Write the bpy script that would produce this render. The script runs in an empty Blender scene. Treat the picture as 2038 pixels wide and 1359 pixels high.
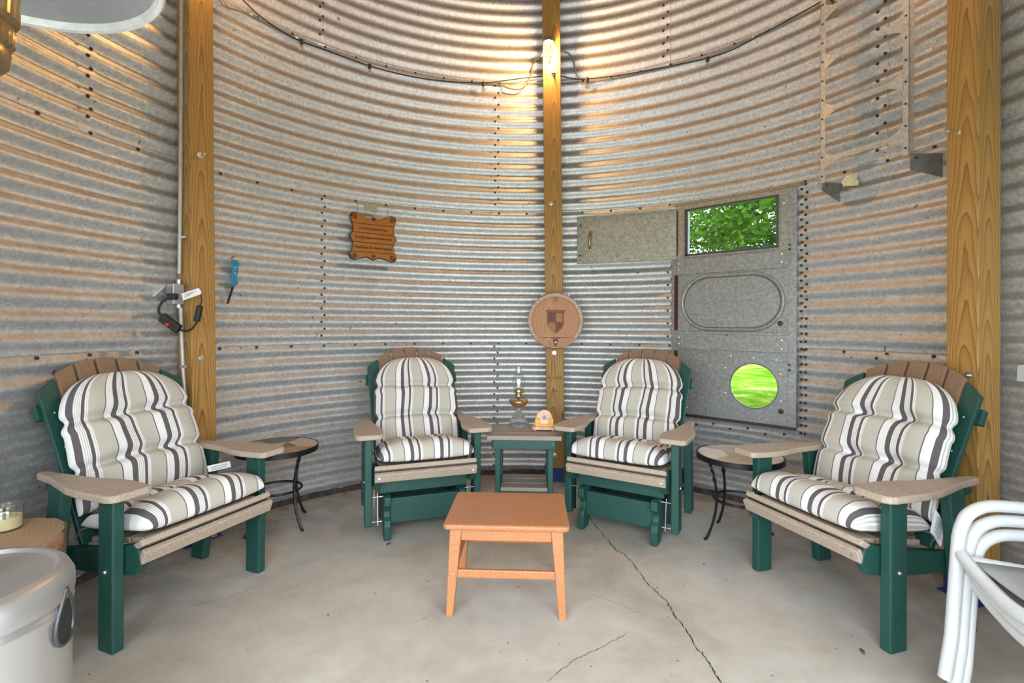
import bpy, bmesh, math, random
from math import sin, cos, pi, radians as rad
from mathutils import Vector, Matrix
import numpy as np
random.seed(7)
sc = bpy.context.scene
COL = sc.collection

# ------------------------------------------------------------------ camera, sky, sun, exposure
FPX, X0, Y0, HC, ROLL = 978.6, 1018.1, 645.9, 1.285, 0.0038
RT = Vector((cos(ROLL), 0, sin(ROLL))); UP = Vector((-sin(ROLL), 0, cos(ROLL))); FW = Vector((0, 1, 0))
cam = bpy.data.objects.new('camera', bpy.data.cameras.new('camera'))
COL.objects.link(cam)
cam.matrix_world = Matrix(((RT.x, UP.x, -FW.x, 0), (RT.y, UP.y, -FW.y, 0), (RT.z, UP.z, -FW.z, HC), (0, 0, 0, 1)))
cam.data.sensor_width = 36; cam.data.lens = FPX / 2038 * 36
cam.data.shift_y = -(679.5 - Y0) / 2038; cam.data.shift_x = (1019 - X0) / 2038
cam.data.clip_start = 0.02; cam.data.clip_end = 300
sc.camera = cam

sc.view_settings.view_transform = 'Standard'
sc.view_settings.look = 'None'
sc.view_settings.gamma = 1.0
sc.view_settings.use_curve_mapping = False
sc.view_settings.exposure = 0.55
sc.cycles.max_bounces = 10
sc.cycles.diffuse_bounces = 6
sc.cycles.glossy_bounces = 4
sc.cycles.transparent_max_bounces = 12
sc.cycles.sample_clamp_indirect = 6.0

w = bpy.data.worlds.new('world'); sc.world = w; w.use_nodes = True
bg = w.node_tree.nodes['Background']
bg.inputs[0].default_value = (0.82, 0.92, 1.0, 1); bg.inputs[1].default_value = 5.6

sun = bpy.data.objects.new('sun', bpy.data.lights.new('sun', 'SUN'))
COL.objects.link(sun)
sun.data.energy = 3.2; sun.data.angle = rad(2); sun.data.color = (1, .96, .88)
sd = Vector((cos(rad(150)) * cos(rad(52)), sin(rad(150)) * cos(rad(52)), sin(rad(52))))
sun.rotation_euler = sd.to_track_quat('Z', 'Y').to_euler()
# daylight portal in the wide doorway behind the camera (guides sampling of the sky, gives no light of its own)
por = bpy.data.objects.new('doorway_portal', bpy.data.lights.new('doorway_portal', 'AREA'))
COL.objects.link(por)
por.data.shape = 'RECTANGLE'; por.data.size = 3.4; por.data.size_y = 2.4
por.location = (0.0825, 0.02, 1.15); por.rotation_euler = (rad(90), 0, 0)
por.data.cycles.is_portal = True

# bin (circular steel wall)
CX, CY, R = 0.0825, 1.975, 2.265
SEAM0, RING, PIT, AMP = 0.030, 1.1176, 0.1016, 0.0104

# ------------------------------------------------------------------ helpers
def ray(x, y):
    return RT * ((x - X0) / FPX) + UP * ((Y0 - y) / FPX) + FW
def at_y(x, y, Y):
    return Vector((0, 0, HC)) + ray(x, y) * Y
def at_z(x, y, z):
    d = ray(x, y); return Vector((0, 0, HC)) + d * ((z - HC) / d.z)
def at_wall(x, y, d=0.0):
    v = ray(x, y); r = R - d
    a = v.x * v.x + v.y * v.y; b = -2 * (v.x * CX + v.y * CY); c = CX * CX + CY * CY - r * r
    return Vector((0, 0, HC)) + v * ((-b + math.sqrt(max(b * b - 4 * a * c, 0))) / 2 / a)
def wall_frame(a, z, d=0.0):
    """matrix on the wall at angle a (deg): local x to the right as seen from inside, y up, z into the room"""
    a = rad(a)
    x = Vector((sin(a), -cos(a), 0)); y = Vector((0, 0, 1)); n = Vector((-cos(a), -sin(a), 0))
    p = Vector((CX + (R - d) * cos(a), CY + (R - d) * sin(a), z))
    return Matrix(((x.x, y.x, n.x, p.x), (x.y, y.y, n.y, p.y), (x.z, y.z, n.z, p.z), (0, 0, 0, 1)))

class MB:
    def __init__(s): s.v = []; s.f = []; s.uv = {}
    def add(s, vs, fs):
        o = len(s.v); s.v += [Vector(p) for p in vs]; s.f += [tuple(i + o for i in q) for q in fs]; return s
    def hexa(s, a, b):
        n = len(a)
        return s.add(list(a) + list(b), [tuple(range(n))[::-1], tuple(range(n, 2 * n))] + [(i, (i + 1) % n, n + (i + 1) % n, n + i) for i in range(n)])
    def box(s, c, d, m=None):
        h = [x / 2 for x in d]; c = Vector(c)
        P = [Vector((x, y, z)) for z in (-h[2], h[2]) for x, y in ((-h[0], -h[1]), (h[0], -h[1]), (h[0], h[1]), (-h[0], h[1]))]
        if m: P = [m @ p for p in P]
        P = [c + p for p in P]
        return s.hexa(P[:4], P[4:])
    def prism(s, poly, fn, t0, t1):
        return s.hexa([Vector(fn(a, b, t0)) for a, b in poly], [Vector(fn(a, b, t1)) for a, b in poly])
    def tube(s, pts, r, n=8, closed=False, flat=1.0):
        pts = [Vector(p) for p in pts]; N = len(pts)
        rr = r if isinstance(r, (list, tuple)) else [r] * N
        T = []
        for i in range(N):
            a = pts[(i - 1) % N] if (closed or i > 0) else pts[i]
            b = pts[(i + 1) % N] if (closed or i < N - 1) else pts[i]
            T.append((b - a).normalized())
        u = T[0].orthogonal().normalized()
        if abs(T[0].z) < .9: u = (Vector((0, 0, 1)) - T[0] * T[0].z).normalized()
        base = len(s.v); 
        for i in range(N):
            u = (u - T[i] * u.dot(T[i])).normalized(); q = T[i].cross(u)
            for k in range(n):
                a = 2 * pi * k / n; s.v.append(pts[i] + u * (rr[i] * cos(a) * flat) + q * (rr[i] * sin(a)))
        M = N if closed else N - 1
        for i in range(M):
            j = (i + 1) % N
            for k in range(n):
                l = (k + 1) % n; s.f.append((base + i * n + k, base + i * n + l, base + j * n + l, base + j * n + k))
        if not closed:
            s.f.append(tuple(base + k for k in range(n))[::-1]); s.f.append(tuple(base + (N - 1) * n + k for k in range(n)))
        return s
    def lathe(s, prof, n=32, c=(0, 0, 0), wob=None):
        c = Vector(c); base = len(s.v); N = len(prof)
        for r, z in prof:
            for k in range(n):
                a = 2 * pi * k / n; q = r * (wob(a, z) if wob else 1); s.v.append(c + Vector((q * cos(a), q * sin(a), z)))
        for i in range(N - 1):
            for k in range(n):
                l = (k + 1) % n; s.f.append((base + i * n + k, base + i * n + l, base + (i + 1) * n + l, base + (i + 1) * n + k))
        if prof[0][0] > 1e-6 : s.f.append(tuple(base + k for k in range(n))[::-1])
        if prof[-1][0] > 1e-6: s.f.append(tuple(base + (N - 1) * n + k for k in range(n)))
        return s
    def shell(s, prof, n=32, c=(0, 0, 0)):
        c = Vector(c); base = len(s.v); N = len(prof)
        for r, z in prof:
            for k in range(n):
                a = 2 * pi * k / n; s.v.append(c + Vector((r * cos(a), r * sin(a), z)))
        for i in range(N - 1):
            for k in range(n):
                l = (k + 1) % n; s.f.append((base + i * n + k, base + i * n + l, base + (i + 1) * n + l, base + (i + 1) * n + k))
        return s
    def ball(s, c, r, n=12, sz=1.0):
        return s.lathe([(max(r * sin(pi * i / n), 1e-7), -r * sz * cos(pi * i / n)) for i in range(n + 1)], n * 2, c)
    def xform(s, m):
        s.v = [m @ p for p in s.v]; return s
    def build(s, name, m, parent=None, bevel=0.0, smooth=False, seg=2, sub=0, ang=40, weld=True, recalc=True):
        me = bpy.data.meshes.new(name)
        me.from_pydata([tuple(p) for p in s.v], [], s.f)
        if recalc:
            bm = bmesh.new(); bm.from_mesh(me)
            if weld: bmesh.ops.remove_doubles(bm, verts=bm.verts, dist=1e-6)
            bmesh.ops.recalc_face_normals(bm, faces=bm.faces); bm.to_mesh(me); bm.free()
        o = bpy.data.objects.new(name, me); COL.objects.link(o)
        me.materials.append(m)
        if smooth:
            me.polygons.foreach_set('use_smooth', [True] * len(me.polygons))
            me.set_sharp_from_angle(angle=rad(ang))
        if bevel:
            b = o.modifiers.new('bevel', 'BEVEL'); b.width = bevel; b.segments = seg; b.limit_method = 'ANGLE'; b.angle_limit = rad(35)
        if sub:
            d = o.modifiers.new('sub', 'SUBSURF'); d.levels = sub; d.render_levels = sub
        if parent: o.parent = parent
        return o

def tag(o, label=None, cat=None, group=None, kind=None):
    if label: o['label'] = label
    if cat: o['category'] = cat
    if group: o['group'] = group
    if kind: o['kind'] = kind
    return o
def empty(name, loc=(0, 0, 0), rz=0.0, m=None):
    o = bpy.data.objects.new(name, None); COL.objects.link(o); o.empty_display_size = .1
    if m is not None: o.matrix_world = m
    else: o.location = loc; o.rotation_euler = (0, 0, rz)
    return o
def text_part(name, s, size, mat, m, parent, depth=.0006, sx=1.0, bold=0.0):
    cu = bpy.data.curves.new(name, 'FONT'); cu.body = s; cu.size = size; cu.align_x = 'CENTER'; cu.align_y = 'CENTER'; cu.extrude = depth; cu.offset = bold
    t = bpy.data.objects.new(name, cu); COL.objects.link(t)
    bpy.context.view_layer.update()
    me = bpy.data.meshes.new_from_object(t.evaluated_get(bpy.context.evaluated_depsgraph_get()))
    bpy.data.objects.remove(t)
    me.transform(m @ Matrix.Diagonal((sx, 1, 1, 1)))
    me.materials.clear(); me.materials.append(mat)
    o = bpy.data.objects.new(name, me); COL.objects.link(o); o.parent = parent
    return o
def smooth_path(pts, n=8, closed=False):
    pts = [Vector(p) for p in pts]; out = []; N = len(pts)
    rng = range(N) if closed else range(N - 1)
    for i in rng:
        if closed: p0, p1, p2, p3 = pts[i - 1], pts[i], pts[(i + 1) % N], pts[(i + 2) % N]
        else: p0, p1, p2, p3 = pts[max(i - 1, 0)], pts[i], pts[i + 1], pts[min(i + 2, N - 1)]
        for k in range(n):
            t = k / n
            out.append(.5 * ((2 * p1) + (p2 - p0) * t + (2 * p0 - 5 * p1 + 4 * p2 - p3) * t * t + (3 * p1 - p0 - 3 * p2 + p3) * t ** 3))
    if not closed: out.append(pts[-1])
    return out
def round_rect(w, h, r, n=5):
    P = []
    for cx, cy, a0 in ((w / 2 - r, h / 2 - r, 0), (-w / 2 + r, h / 2 - r, 90), (-w / 2 + r, -h / 2 + r, 180), (w / 2 - r, -h / 2 + r, 270)):
        for k in range(n + 1):
            a = rad(a0 + 90 * k / n); P.append((cx + r * cos(a), cy + r * sin(a)))
    return P

# ------------------------------------------------------------------ materials
class NT:
    def __init__(s, name):
        s.m = bpy.data.materials.new(name); s.m.use_nodes = True; s.t = s.m.node_tree; s.b = s.t.nodes['Principled BSDF']
    def n(s, typ, **k):
        o = s.t.nodes.new(typ)
        for a, v in k.items(): setattr(o, a, v)
        return o
    def l(s, a, b): s.t.links.new(a, b)
    def coord(s, kind='Object', scale=(1, 1, 1), rot=(0, 0, 0)):
        tc = s.n('ShaderNodeTexCoord'); mp = s.n('ShaderNodeMapping'); s.l(tc.outputs[kind], mp.inputs[0])
        mp.inputs['Scale'].default_value = scale; mp.inputs['Rotation'].default_value = rot; return mp.outputs[0]
    def noise(s, vec, scale, detail=4, rough=.55, dist=0):
        t = s.n('ShaderNodeTexNoise'); t.inputs['Scale'].default_value = scale; t.inputs['Detail'].default_value = detail
        t.inputs['Roughness'].default_value = rough; t.inputs['Distortion'].default_value = dist
        if vec is not None: s.l(vec, t.inputs['Vector'])
        return t.outputs['Fac']
    def ramp(s, fac, stops, interp='LINEAR'):
        r = s.n('ShaderNodeValToRGB'); e = r.color_ramp; e.interpolation = interp
        while len(e.elements) < len(stops): e.elements.new(.5)
        for el, (p, c) in zip(e.elements, stops):
            el.position = p; el.color = (c[0], c[1], c[2], 1) if not isinstance(c, (int, float)) else (c, c, c, 1)
        s.l(fac, r.inputs[0]); return r.outputs[0]
    def mix(s, fac, a, b, mode='MIX'):
        x = s.n('ShaderNodeMix', data_type='RGBA', blend_type=mode)
        for inp, v in ((x.inputs[0], fac), (x.inputs[6], a), (x.inputs[7], b)):
            if hasattr(v, 'is_linked'): s.l(v, inp)
            elif isinstance(v, (int, float)): inp.default_value = v
            else: inp.default_value = (v[0], v[1], v[2], 1)
        return x.outputs[2]
    def math(s, op, a, b=0.0, clamp=False):
        x = s.n('ShaderNodeMath', operation=op, use_clamp=clamp)
        for i, v in ((0, a), (1, b)):
            if hasattr(v, 'is_linked'): s.l(v, x.inputs[i])
            else: x.inputs[i].default_value = v
        return x.outputs[0]
    def bump(s, h, strength=.3, dist=.01):
        b = s.n('ShaderNodeBump'); b.inputs['Strength'].default_value = strength; b.inputs['Distance'].default_value = dist
        s.l(h, b.inputs['Height']); s.l(b.outputs[0], s.b.inputs['Normal']); return b
    def set(s, col=None, rough=None, metal=None, spec=None):
        if col is not None:
            if hasattr(col, 'is_linked'): s.l(col, s.b.inputs['Base Color'])
            else: s.b.inputs['Base Color'].default_value = (*col, 1)
        if rough is not None:
            if hasattr(rough, 'is_linked'): s.l(rough, s.b.inputs['Roughness'])
            else: s.b.inputs['Roughness'].default_value = rough
        if metal is not None: s.b.inputs['Metallic'].default_value = metal
        if spec is not None: s.b.inputs['Specular IOR Level'].default_value = spec
        return s.m

def simple(name, c, rough=.5, metal=0, var=.12, scale=30, bump=0, bscale=200, spec=None):
    t = NT(name); v = t.coord()
    f = t.noise(v, scale)
    lo = tuple(x * (1 - var) for x in c); hi = tuple(min(x * (1 + var), 1) for x in c)
    col = t.ramp(f, [(.3, lo), (.7, hi)])
    if bump: t.bump(t.noise(v, bscale, 2), bump, .002)
    return t.set(col, rough, metal, spec)

def make_galv(name, base, dusty=.5, metal=.55, rough=.42, mott=1.0):
    t = NT(name); v = t.coord()
    vo = t.n('ShaderNodeTexVoronoi'); vo.inputs['Scale'].default_value = 75; t.l(v, vo.inputs['Vector'])
    sp = t.ramp(vo.outputs['Color'], [(.0, .76), (1, 1.18)])
    c = t.mix(1.0, base, sp, 'MULTIPLY')
    big = t.noise(v, 1.6, 6, .6)
    c = t.mix(t.ramp(big, [(.35, 0), (.75, .45)]), c, tuple(x * .72 for x in base))
    mid = t.noise(v, 42, 4, .75)
    c = t.mix(t.ramp(mid, [(.42, 0), (.66, min(1, .5 * mott))]), c, tuple(x * .55 for x in base))
    fine = t.noise(v, 190, 3, .7)
    c = t.mix(t.ramp(fine, [(.60, 0), (.72, .35)]), c, (.30, .28, .26))
    drip = t.noise(t.coord(scale=(6, 6, 1.2)), 2.2, 5, .65)
    if dusty:
        g = t.n('ShaderNodeNewGeometry'); sx = t.n('ShaderNodeSeparateXYZ'); t.l(g.outputs['Normal'], sx.inputs[0])
        upf = t.ramp(sx.outputs['Z'], [(.02, 0), (.45, 1)])        # dust lies on the slopes that face up
        f = t.math('MULTIPLY', upf, t.ramp(drip, [(.25, .55), (.7, 1)])); f = t.math('MULTIPLY', f, dusty)
        c = t.mix(f, c, (.20, .162, .112))
    spk = t.noise(v, 26, 2, .4)
    c = t.mix(t.ramp(spk, [(.74, 0), (.78, .7)]), c, (.10, .085, .07))
    r = t.ramp(fine, [(.3, rough - .08), (.7, rough + .12)])
    t.bump(fine, .10, .002)
    return t.set(c, r, metal)

def wood(name, c0, c1, c2, ring=100, stretch=.035, rough=.6, knots=False, ax='Z', pith=(.012, .018), taper=.045, wobble=.03):
    t = NT(name)
    sc3 = {'Z': (1, 1, stretch), 'X': (stretch, 1, 1), 'Y': (1, stretch, 1)}[ax]
    v = t.coord(scale=sc3)
    i0, i1, i2 = {'Z': (0, 1, 2), 'X': (1, 2, 0), 'Y': (0, 2, 1)}[ax]
    oc = t.coord(); sp = t.n('ShaderNodeSeparateXYZ'); t.l(oc, sp.inputs[0])
    wob = t.noise(t.coord(scale={'Z': (1, 1, .35), 'X': (.35, 1, 1), 'Y': (1, .35, 1)}[ax]), 7, 3, .5)
    px = t.math('ADD', sp.outputs[i0], pith[0]); py = t.math('ADD', sp.outputs[i1], pith[1])
    r2 = t.math('ADD', t.math('MULTIPLY', px, px), t.math('MULTIPLY', py, py)); rr = t.math('SQRT', r2)
    rr = t.math('ADD', rr, t.math('MULTIPLY', sp.outputs[i2], taper)); rr = t.math('ADD', rr, t.math('MULTIPLY', wob, wobble))
    fr = t.math('FRACT', t.math('ADD', t.math('MULTIPLY', rr, ring), 20.0))
    c = t.ramp(fr, [(.0, c0), (.45, c1), (.80, tuple(x * .55 + y * .45 for x, y in zip(c1, c2))), (.93, c2), (1.0, c0)])
    fib = t.noise(t.coord(scale=tuple(x * (1 if x == 1 else .5) for x in sc3)), 160, 3, .6)
    c = t.mix(t.ramp(fib, [(.35, .0), (.75, .35)]), c, c2)
    blot = t.noise(t.coord(scale=(1, 1, .5)), 3, 3)
    c = t.mix(t.ramp(blot, [(.35, .0), (.75, .5)]), c, tuple(x * .8 for x in c0))
    if knots:
        vo = t.n('ShaderNodeTexVoronoi'); vo.inputs['Scale'].default_value = 3.3; t.l(t.coord(scale=(1, 1, .62)), vo.inputs['Vector'])
        c = t.mix(t.ramp(vo.outputs['Distance'], [(.0, 1), (.045, .9), (.075, .35), (.13, 0)]), c, (.10, .038, .01))
    t.bump(fib, .12, .003)
    return t.set(c, rough)

def poly_lumber(name, c, rough=.55):
    t = NT(name); v = t.coord()
    f = t.noise(v, 180, 2, .6); g = t.noise(v, 5, 3)
    col = t.ramp(f, [(.3, tuple(x * .72 for x in c)), (.7, tuple(min(1, x * 1.25) for x in c))])
    col = t.mix(t.ramp(g, [(.4, 0), (.75, .3)]), col, tuple(x * .75 for x in c))
    t.bump(f, .35, .002)
    return t.set(col, rough)

def glass_mat(name, tint=(1, 1, 1), refl=.12, edge=.5, rough=.02):
    t = NT(name); t.t.nodes.remove(t.b)
    tr = t.n('ShaderNodeBsdfTransparent'); tr.inputs[0].default_value = (*tint, 1)
    gl = t.n('ShaderNodeBsdfGlossy'); gl.inputs['Roughness'].default_value = rough
    lw = t.n('ShaderNodeLayerWeight'); lw.inputs['Blend'].default_value = .35
    f = t.ramp(lw.outputs['Facing'], [(.0, refl), (.6, refl * 1.4), (1, edge)])
    mx = t.n('ShaderNodeMixShader'); t.l(f, mx.inputs[0]); t.l(tr.outputs[0], mx.inputs[1]); t.l(gl.outputs[0], mx.inputs[2])
    t.l(mx.outputs[0], t.t.nodes['Material Output'].inputs[0]); return t.m

def stripes(name, flip=False):
    t = NT(name)
    uv = t.n('ShaderNodeUVMap'); sx = t.n('ShaderNodeSeparateXYZ'); t.l(uv.outputs[0], sx.inputs[0])
    x = t.math('MULTIPLY', sx.outputs['X'], (-1 if flip else 1) / .185); x = t.math('ADD', x, 10.0); x = t.math('FRACT', x)
    BE, WH, DK, FN = (.50, .462, .395), (.80, .78, .755), (.088, .072, .082), (.52, .48, .43)
    st = [(0, DK), (.022, WH), (.205, DK), (.325, WH), (.352, FN), (.368, WH), (.395, FN), (.411, WH), (.436, FN), (.452, WH), (.475, DK), (.545, WH), (.585, FN), (.597, WH), (.618, BE)]
    c = t.ramp(x, st, 'CONSTANT')
    v = t.coord('UV')
    wv = t.noise(t.coord('UV', scale=(1, .25, 1)), 900, 2, .7)
    c = t.mix(t.ramp(wv, [(.3, 0), (.8, .22)]), c, (.42, .40, .37))
    b = t.math('ADD', t.math('MULTIPLY', t.noise(v, 16, 3, .55, .6), 1.0), t.math('MULTIPLY', wv, .03))
    t.bump(b, .38, .012)
    return t.set(c, .9, 0, .15)

GALV = make_galv('galvanised_corrugated', (.70, .705, .71), .52, .74, .48, .45)
FLAT = make_galv('galvanised_flat', (.37, .37, .355), 0, .4, .5, 1.6)
FLAT2 = make_galv('galvanised_hatch', (.42, .395, .32), 0, .35, .5, 1.8)
LADDER = make_galv('galvanised_ladder', (.60, .585, .55), 0, .4, .5)
POST = wood('treated_pine', (.46, .26, .066), (.42, .22, .05), (.17, .072, .015), ring=95, stretch=.05, knots=True)
GREEN = poly_lumber('green_poly_lumber', (.011, .066, .052), .5)
TAN = poly_lumber('tan_poly_lumber', (.43, .335, .26), .55)
TAN_WORN_SHADED = poly_lumber('worn_shaded_tan_lumber', (.235, .14, .082), .6)  # back slats: tan lumber darkened by weather and by shade put into the colour
GREYTAN = poly_lumber('weathered_poly_lumber', (.30, .245, .20), .55)
STOOL = poly_lumber('copper_stool_paint', (.46, .185, .072), .4)
STRIPE = stripes('striped_cushion_cloth'); STRIPE_F = stripes('striped_cushion_cloth_reversed', True)
BOLT = simple('dark_bolt', (.075, .06, .05), .55, .6)
STEEL = simple('bright_steel', (.68, .68, .67), .3, .9)
WHITE = simple('white_powder_coat', (.55, .55, .545), .35, 0, .04)
BLACK = simple('black_iron', (.012, .012, .013), .45, .2)
RUBBER = simple('black_rubber', (.012, .012, .012), .5)
CONDUIT = simple('grey_conduit', (.50, .48, .44), .45, .3)
BOXGREY = simple('grey_box', (.42, .42, .41), .45, .5)
PAPER = simple('white_paper', (.80, .79, .77), .8, 0, .05)
OLDPAPER = simple('yellowed_paper', (.72, .62, .42), .85, 0, .15)
BLUE = simple('blue_paint', (.02, .035, .16), .4)
TEAL = simple('teal_plastic', (.012, .20, .33), .35)
RUST = simple('rusty_hinge', (.10, .022, .016), .8, .2, .5, 60, .5, 90)
INKBLUE = simple('printed_ink', (.16, .20, .30), .8)
RUSTMARK = simple('dark_ink', (.05, .03, .02), .8)
BRASS = simple('aged_brass', (.45, .32, .14), .35, .9)
RED = simple('red_button', (.45, .01, .01), .3)
WINFRAME = simple('window_frame_dark', (.07, .072, .075), .45, .3)
GLASS = glass_mat('window_glass', (.97, 1, .98), .03, .3)
CLEAR = glass_mat('clear_lamp_glass', (.90, .92, .90), .18, .95, .06)
SIGNW = wood('varnished_sign_wood', (.44, .17, .015), (.40, .14, .011), (.29, .088, .008), ring=60, stretch=.05, rough=.3, ax='X', pith=(.02, .05))
SIGND = simple('dark_burnt_wood', (.045, .014, .006), .45)
OAK = wood('barrel_head_oak', (.52, .235, .085), (.44, .18, .06), (.32, .125, .045), ring=90, stretch=.02, rough=.5, pith=(.05, .2), wobble=.02)
OAKRIM = wood('barrel_stave_oak', (.22, .12, .08), (.18, .095, .06), (.10, .05, .03), ring=60, stretch=.02, rough=.6)
OAKDK = simple('burnt_crest', (.16, .05, .022), .6); OAKMID = simple('crest_field', (.34, .135, .05), .6)
LOG = wood('cut_log', (.50, .34, .20), (.42, .27, .15), (.30, .18, .10), ring=70, stretch=1, rough=.8, taper=0, wobble=.01)
BARK = simple('log_bark', (.26, .13, .07), .9, 0, .6, 18, 1.0, 40)
WAX = simple('cream_wax', (.86, .74, .45), .5, 0, .04)
BRUSHED = simple('brushed_stainless', (.55, .55, .55), .26, .85, .06, 4)
HAMMER = simple('burner_bronze', (.40, .28, .14), .3, .9)
REFL = simple('reflector_aluminium', (.58, .58, .60), .42, .7, .05)
SLING = simple('grey_sling', (.34, .33, .32), .85, 0, .15, 300, .3, 400)
CRACK = simple('crack_dark', (.035, .03, .026), 1)
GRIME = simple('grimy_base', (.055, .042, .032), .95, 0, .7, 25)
LEAFD = simple('dry_leaf', (.16, .075, .035), .8)
STONE = [simple('slate_dark', (.13, .115, .10), .45, 0, .3, 20), simple('slate_brown', (.36, .22, .13), .45, 0, .3, 20), simple('slate_tan', (.50, .37, .25), .45, 0, .25, 20),
         simple('stone_cream', (.78, .72, .62), .4, 0, .1, 12), simple('stone_buff', (.62, .52, .40), .4, 0, .15, 12), simple('stone_grey', (.50, .45, .41), .4, 0, .15, 12)]
GROUT = simple('grout', (.60, .54, .42), .8)
PINK = simple('pink_stone', (.72, .42, .29), .5, 0, .25, 35); ORANGE = simple('orange_holder', (.75, .38, .055), .45)

def floor_mat():
    t = NT('worn_concrete'); v = t.coord()
    a = t.noise(v, 1.3, 7, .62, .4); b = t.noise(v, 7, 6, .7); c = t.noise(v, 120, 3, .6)
    col = t.ramp(a, [(.28, (.33, .29, .24)), (.5, (.52, .475, .41)), (.70, (.61, .575, .525))])
    col = t.mix(t.ramp(b, [(.42, 0), (.75, .42)]), col, (.33, .28, .22))
    col = t.mix(t.ramp(c, [(.3, .12), (.6, 0)]), col, (.30, .28, .25))
    pit = t.noise(v, 38, 2, .3); col = t.mix(t.ramp(pit, [(.755, 0), (.78, .8)]), col, (.10, .085, .07))
    # dirt that gathers against the wall
    sp = t.n('ShaderNodeVectorMath', operation='SUBTRACT'); sp.inputs[1].default_value = (CX, CY, 0); t.l(v, sp.inputs[0])
    ln = t.n('ShaderNodeVectorMath', operation='LENGTH'); t.l(sp.outputs[0], ln.inputs[0])
    rr = t.math('ADD', ln.outputs['Value'], t.math('MULTIPLY', t.math('SUBTRACT', b, .5), .75))
    col = t.mix(t.ramp(t.math('DIVIDE', rr, 3.0), [(.60, 0), (.70, .40), (.77, .85)]), col, (.17, .14, .11))
    t.bump(t.math('ADD', b, t.math('MULTIPLY', c, .25)), .12, .01)
    return t.set(col, .75)
FLOOR = floor_mat()

def leaf_mat():
    t = NT('maple_leaf'); g = t.n('ShaderNodeObjectInfo'); v = t.coord()
    f = t.noise(v, 2.5, 3); c = t.ramp(f, [(.3, (.014, .05, .006)), (.7, (.075, .17, .015))])
    tr = t.n('ShaderNodeBsdfTranslucent'); t.l(t.mix(.5, c, (.12, .24, .015)), tr.inputs[0])
    mx = t.n('ShaderNodeMixShader'); mx.inputs[0].default_value = .36
    t.set(c, .6, 0, .1); t.l(t.b.outputs[0], mx.inputs[1]); t.l(tr.outputs[0], mx.inputs[2]); t.l(mx.outputs[0], t.t.nodes['Material Output'].inputs[0]); return t.m
LEAF = leaf_mat()
def lawn_mat():
    t = NT('lawn'); v = t.coord(); a = t.noise(v, 1.1, 5, .6, 1.0); b = t.noise(t.coord(scale=(1, .3, 1)), 14, 4, .7)
    c = t.ramp(a, [(.3, (.04, .115, .006)), (.47, (.095, .19, .014)), (.57, (.19, .24, .05)), (.68, (.36, .34, .20))])
    c = t.mix(t.ramp(b, [(.35, .6), (.65, 0)]), c, (.03, .11, .005)); t.bump(b, .6, .05); return t.set(c, 1, 0, 0)
LAWN = lawn_mat()

# ------------------------------------------------------------------ the bin: wall, floor, roof
DOOR_A0, DOOR_A1, DOOR_Z0, DOOR_Z1 = 36.25, 57.45, 0.60, 2.215
SEAMS = {0: [202.5, 166.4, 94.5, 22.5], 1: [202.3, 130.3, 58.3, 34.6, -13.7], 2: [166.4, 94.5, 22.5], 3: [130.8, 58.8, -13.2, 202.8], 4: [166.4, 94.5, 22.5]}
def wall_r(a, z, k, zb, zt):
    r = R + AMP * cos(2 * pi * (z - SEAM0) / PIT)
    if k and z < zb + .035: r -= .0045 * (1 - max(0, z - zb) / .035)
    for s in SEAMS[k]:
        if s <= a < s + 3: r -= .0035 * (1 - (a - s) / 3)
    return r
def wall_piece(name, a0, a1, kmin=0, kmax=4):
    mb = MB()
    for k in range(kmin, kmax + 1):
        zb = SEAM0 + k * RING - (.012 if k else 0); zt = SEAM0 + (k + 1) * RING
        zs = list(np.linspace(zb, zt, 121))
        an = set(np.round(np.arange(a0, a1 + .01, 1.5), 3)) | {a1}
        for s in SEAMS[k]:
            if a0 < s < a1: an |= {s, s - .03, s + 1}
        door = k in (0, 1) and a0 < DOOR_A0 < a1
        if door:
            an |= {DOOR_A0, DOOR_A1}
            zs = sorted(set(zs) | {z for z in (DOOR_Z0, DOOR_Z1) if zb < z < zt})
        an = sorted(an); base = len(mb.v); n = len(an)
        for z in zs:
            for a in an:
                r = wall_r(a, z, k, zb, zt); mb.v.append(Vector((CX + r * cos(rad(a)), CY + r * sin(rad(a)), z)))
        for i in range(len(zs) - 1):
            for j in range(n - 1):
                if door and DOOR_A0 - .001 < (an[j] + an[j + 1]) / 2 < DOOR_A1 + .001 and DOOR_Z0 < (zs[i] + zs[i + 1]) / 2 < DOOR_Z1: continue
                b = base + i * n + j; mb.f.append((b + 1, b, b + n, b + n + 1))
    o = mb.build(name, GALV, smooth=True, ang=55, weld=False, recalc=False)
    so = o.modifiers.new('sheet', 'SOLIDIFY'); so.thickness = .0012; so.offset = -1
    return tag(o, kind='structure')
def bolts(parent, pts, name='fastener_heads'):
    mb = MB()
    for a, z in pts:
        m = wall_frame(a, z, -AMP * cos(2 * pi * (z - SEAM0) / PIT) + .002)
        q = MB(); q.lathe([(.0095, -.004), (.0095, .003), (.0065, .0035), (.0062, .0085), (1e-7, .0095)], 8); q.xform(m); mb.add(q.v, q.f)
    if pts: mb.build(name, BOLT, parent, smooth=True)  # seam bolts of this wall, joined into one mesh
walls = {'wall_back': (11.0, 154.0), 'wall_left': (154.0, 226.0), 'wall_right': (-46.0, 11.0)}
DA = math.degrees(.238125 / R)
def clear(a, z):
    return not (DOOR_A0 - .8 < a < DOOR_A1 + .8 and DOOR_Z0 - .02 < z < DOOR_Z1 + .02) and not (78.6 > a > 57 and 1.79 < z < 2.22)
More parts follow.
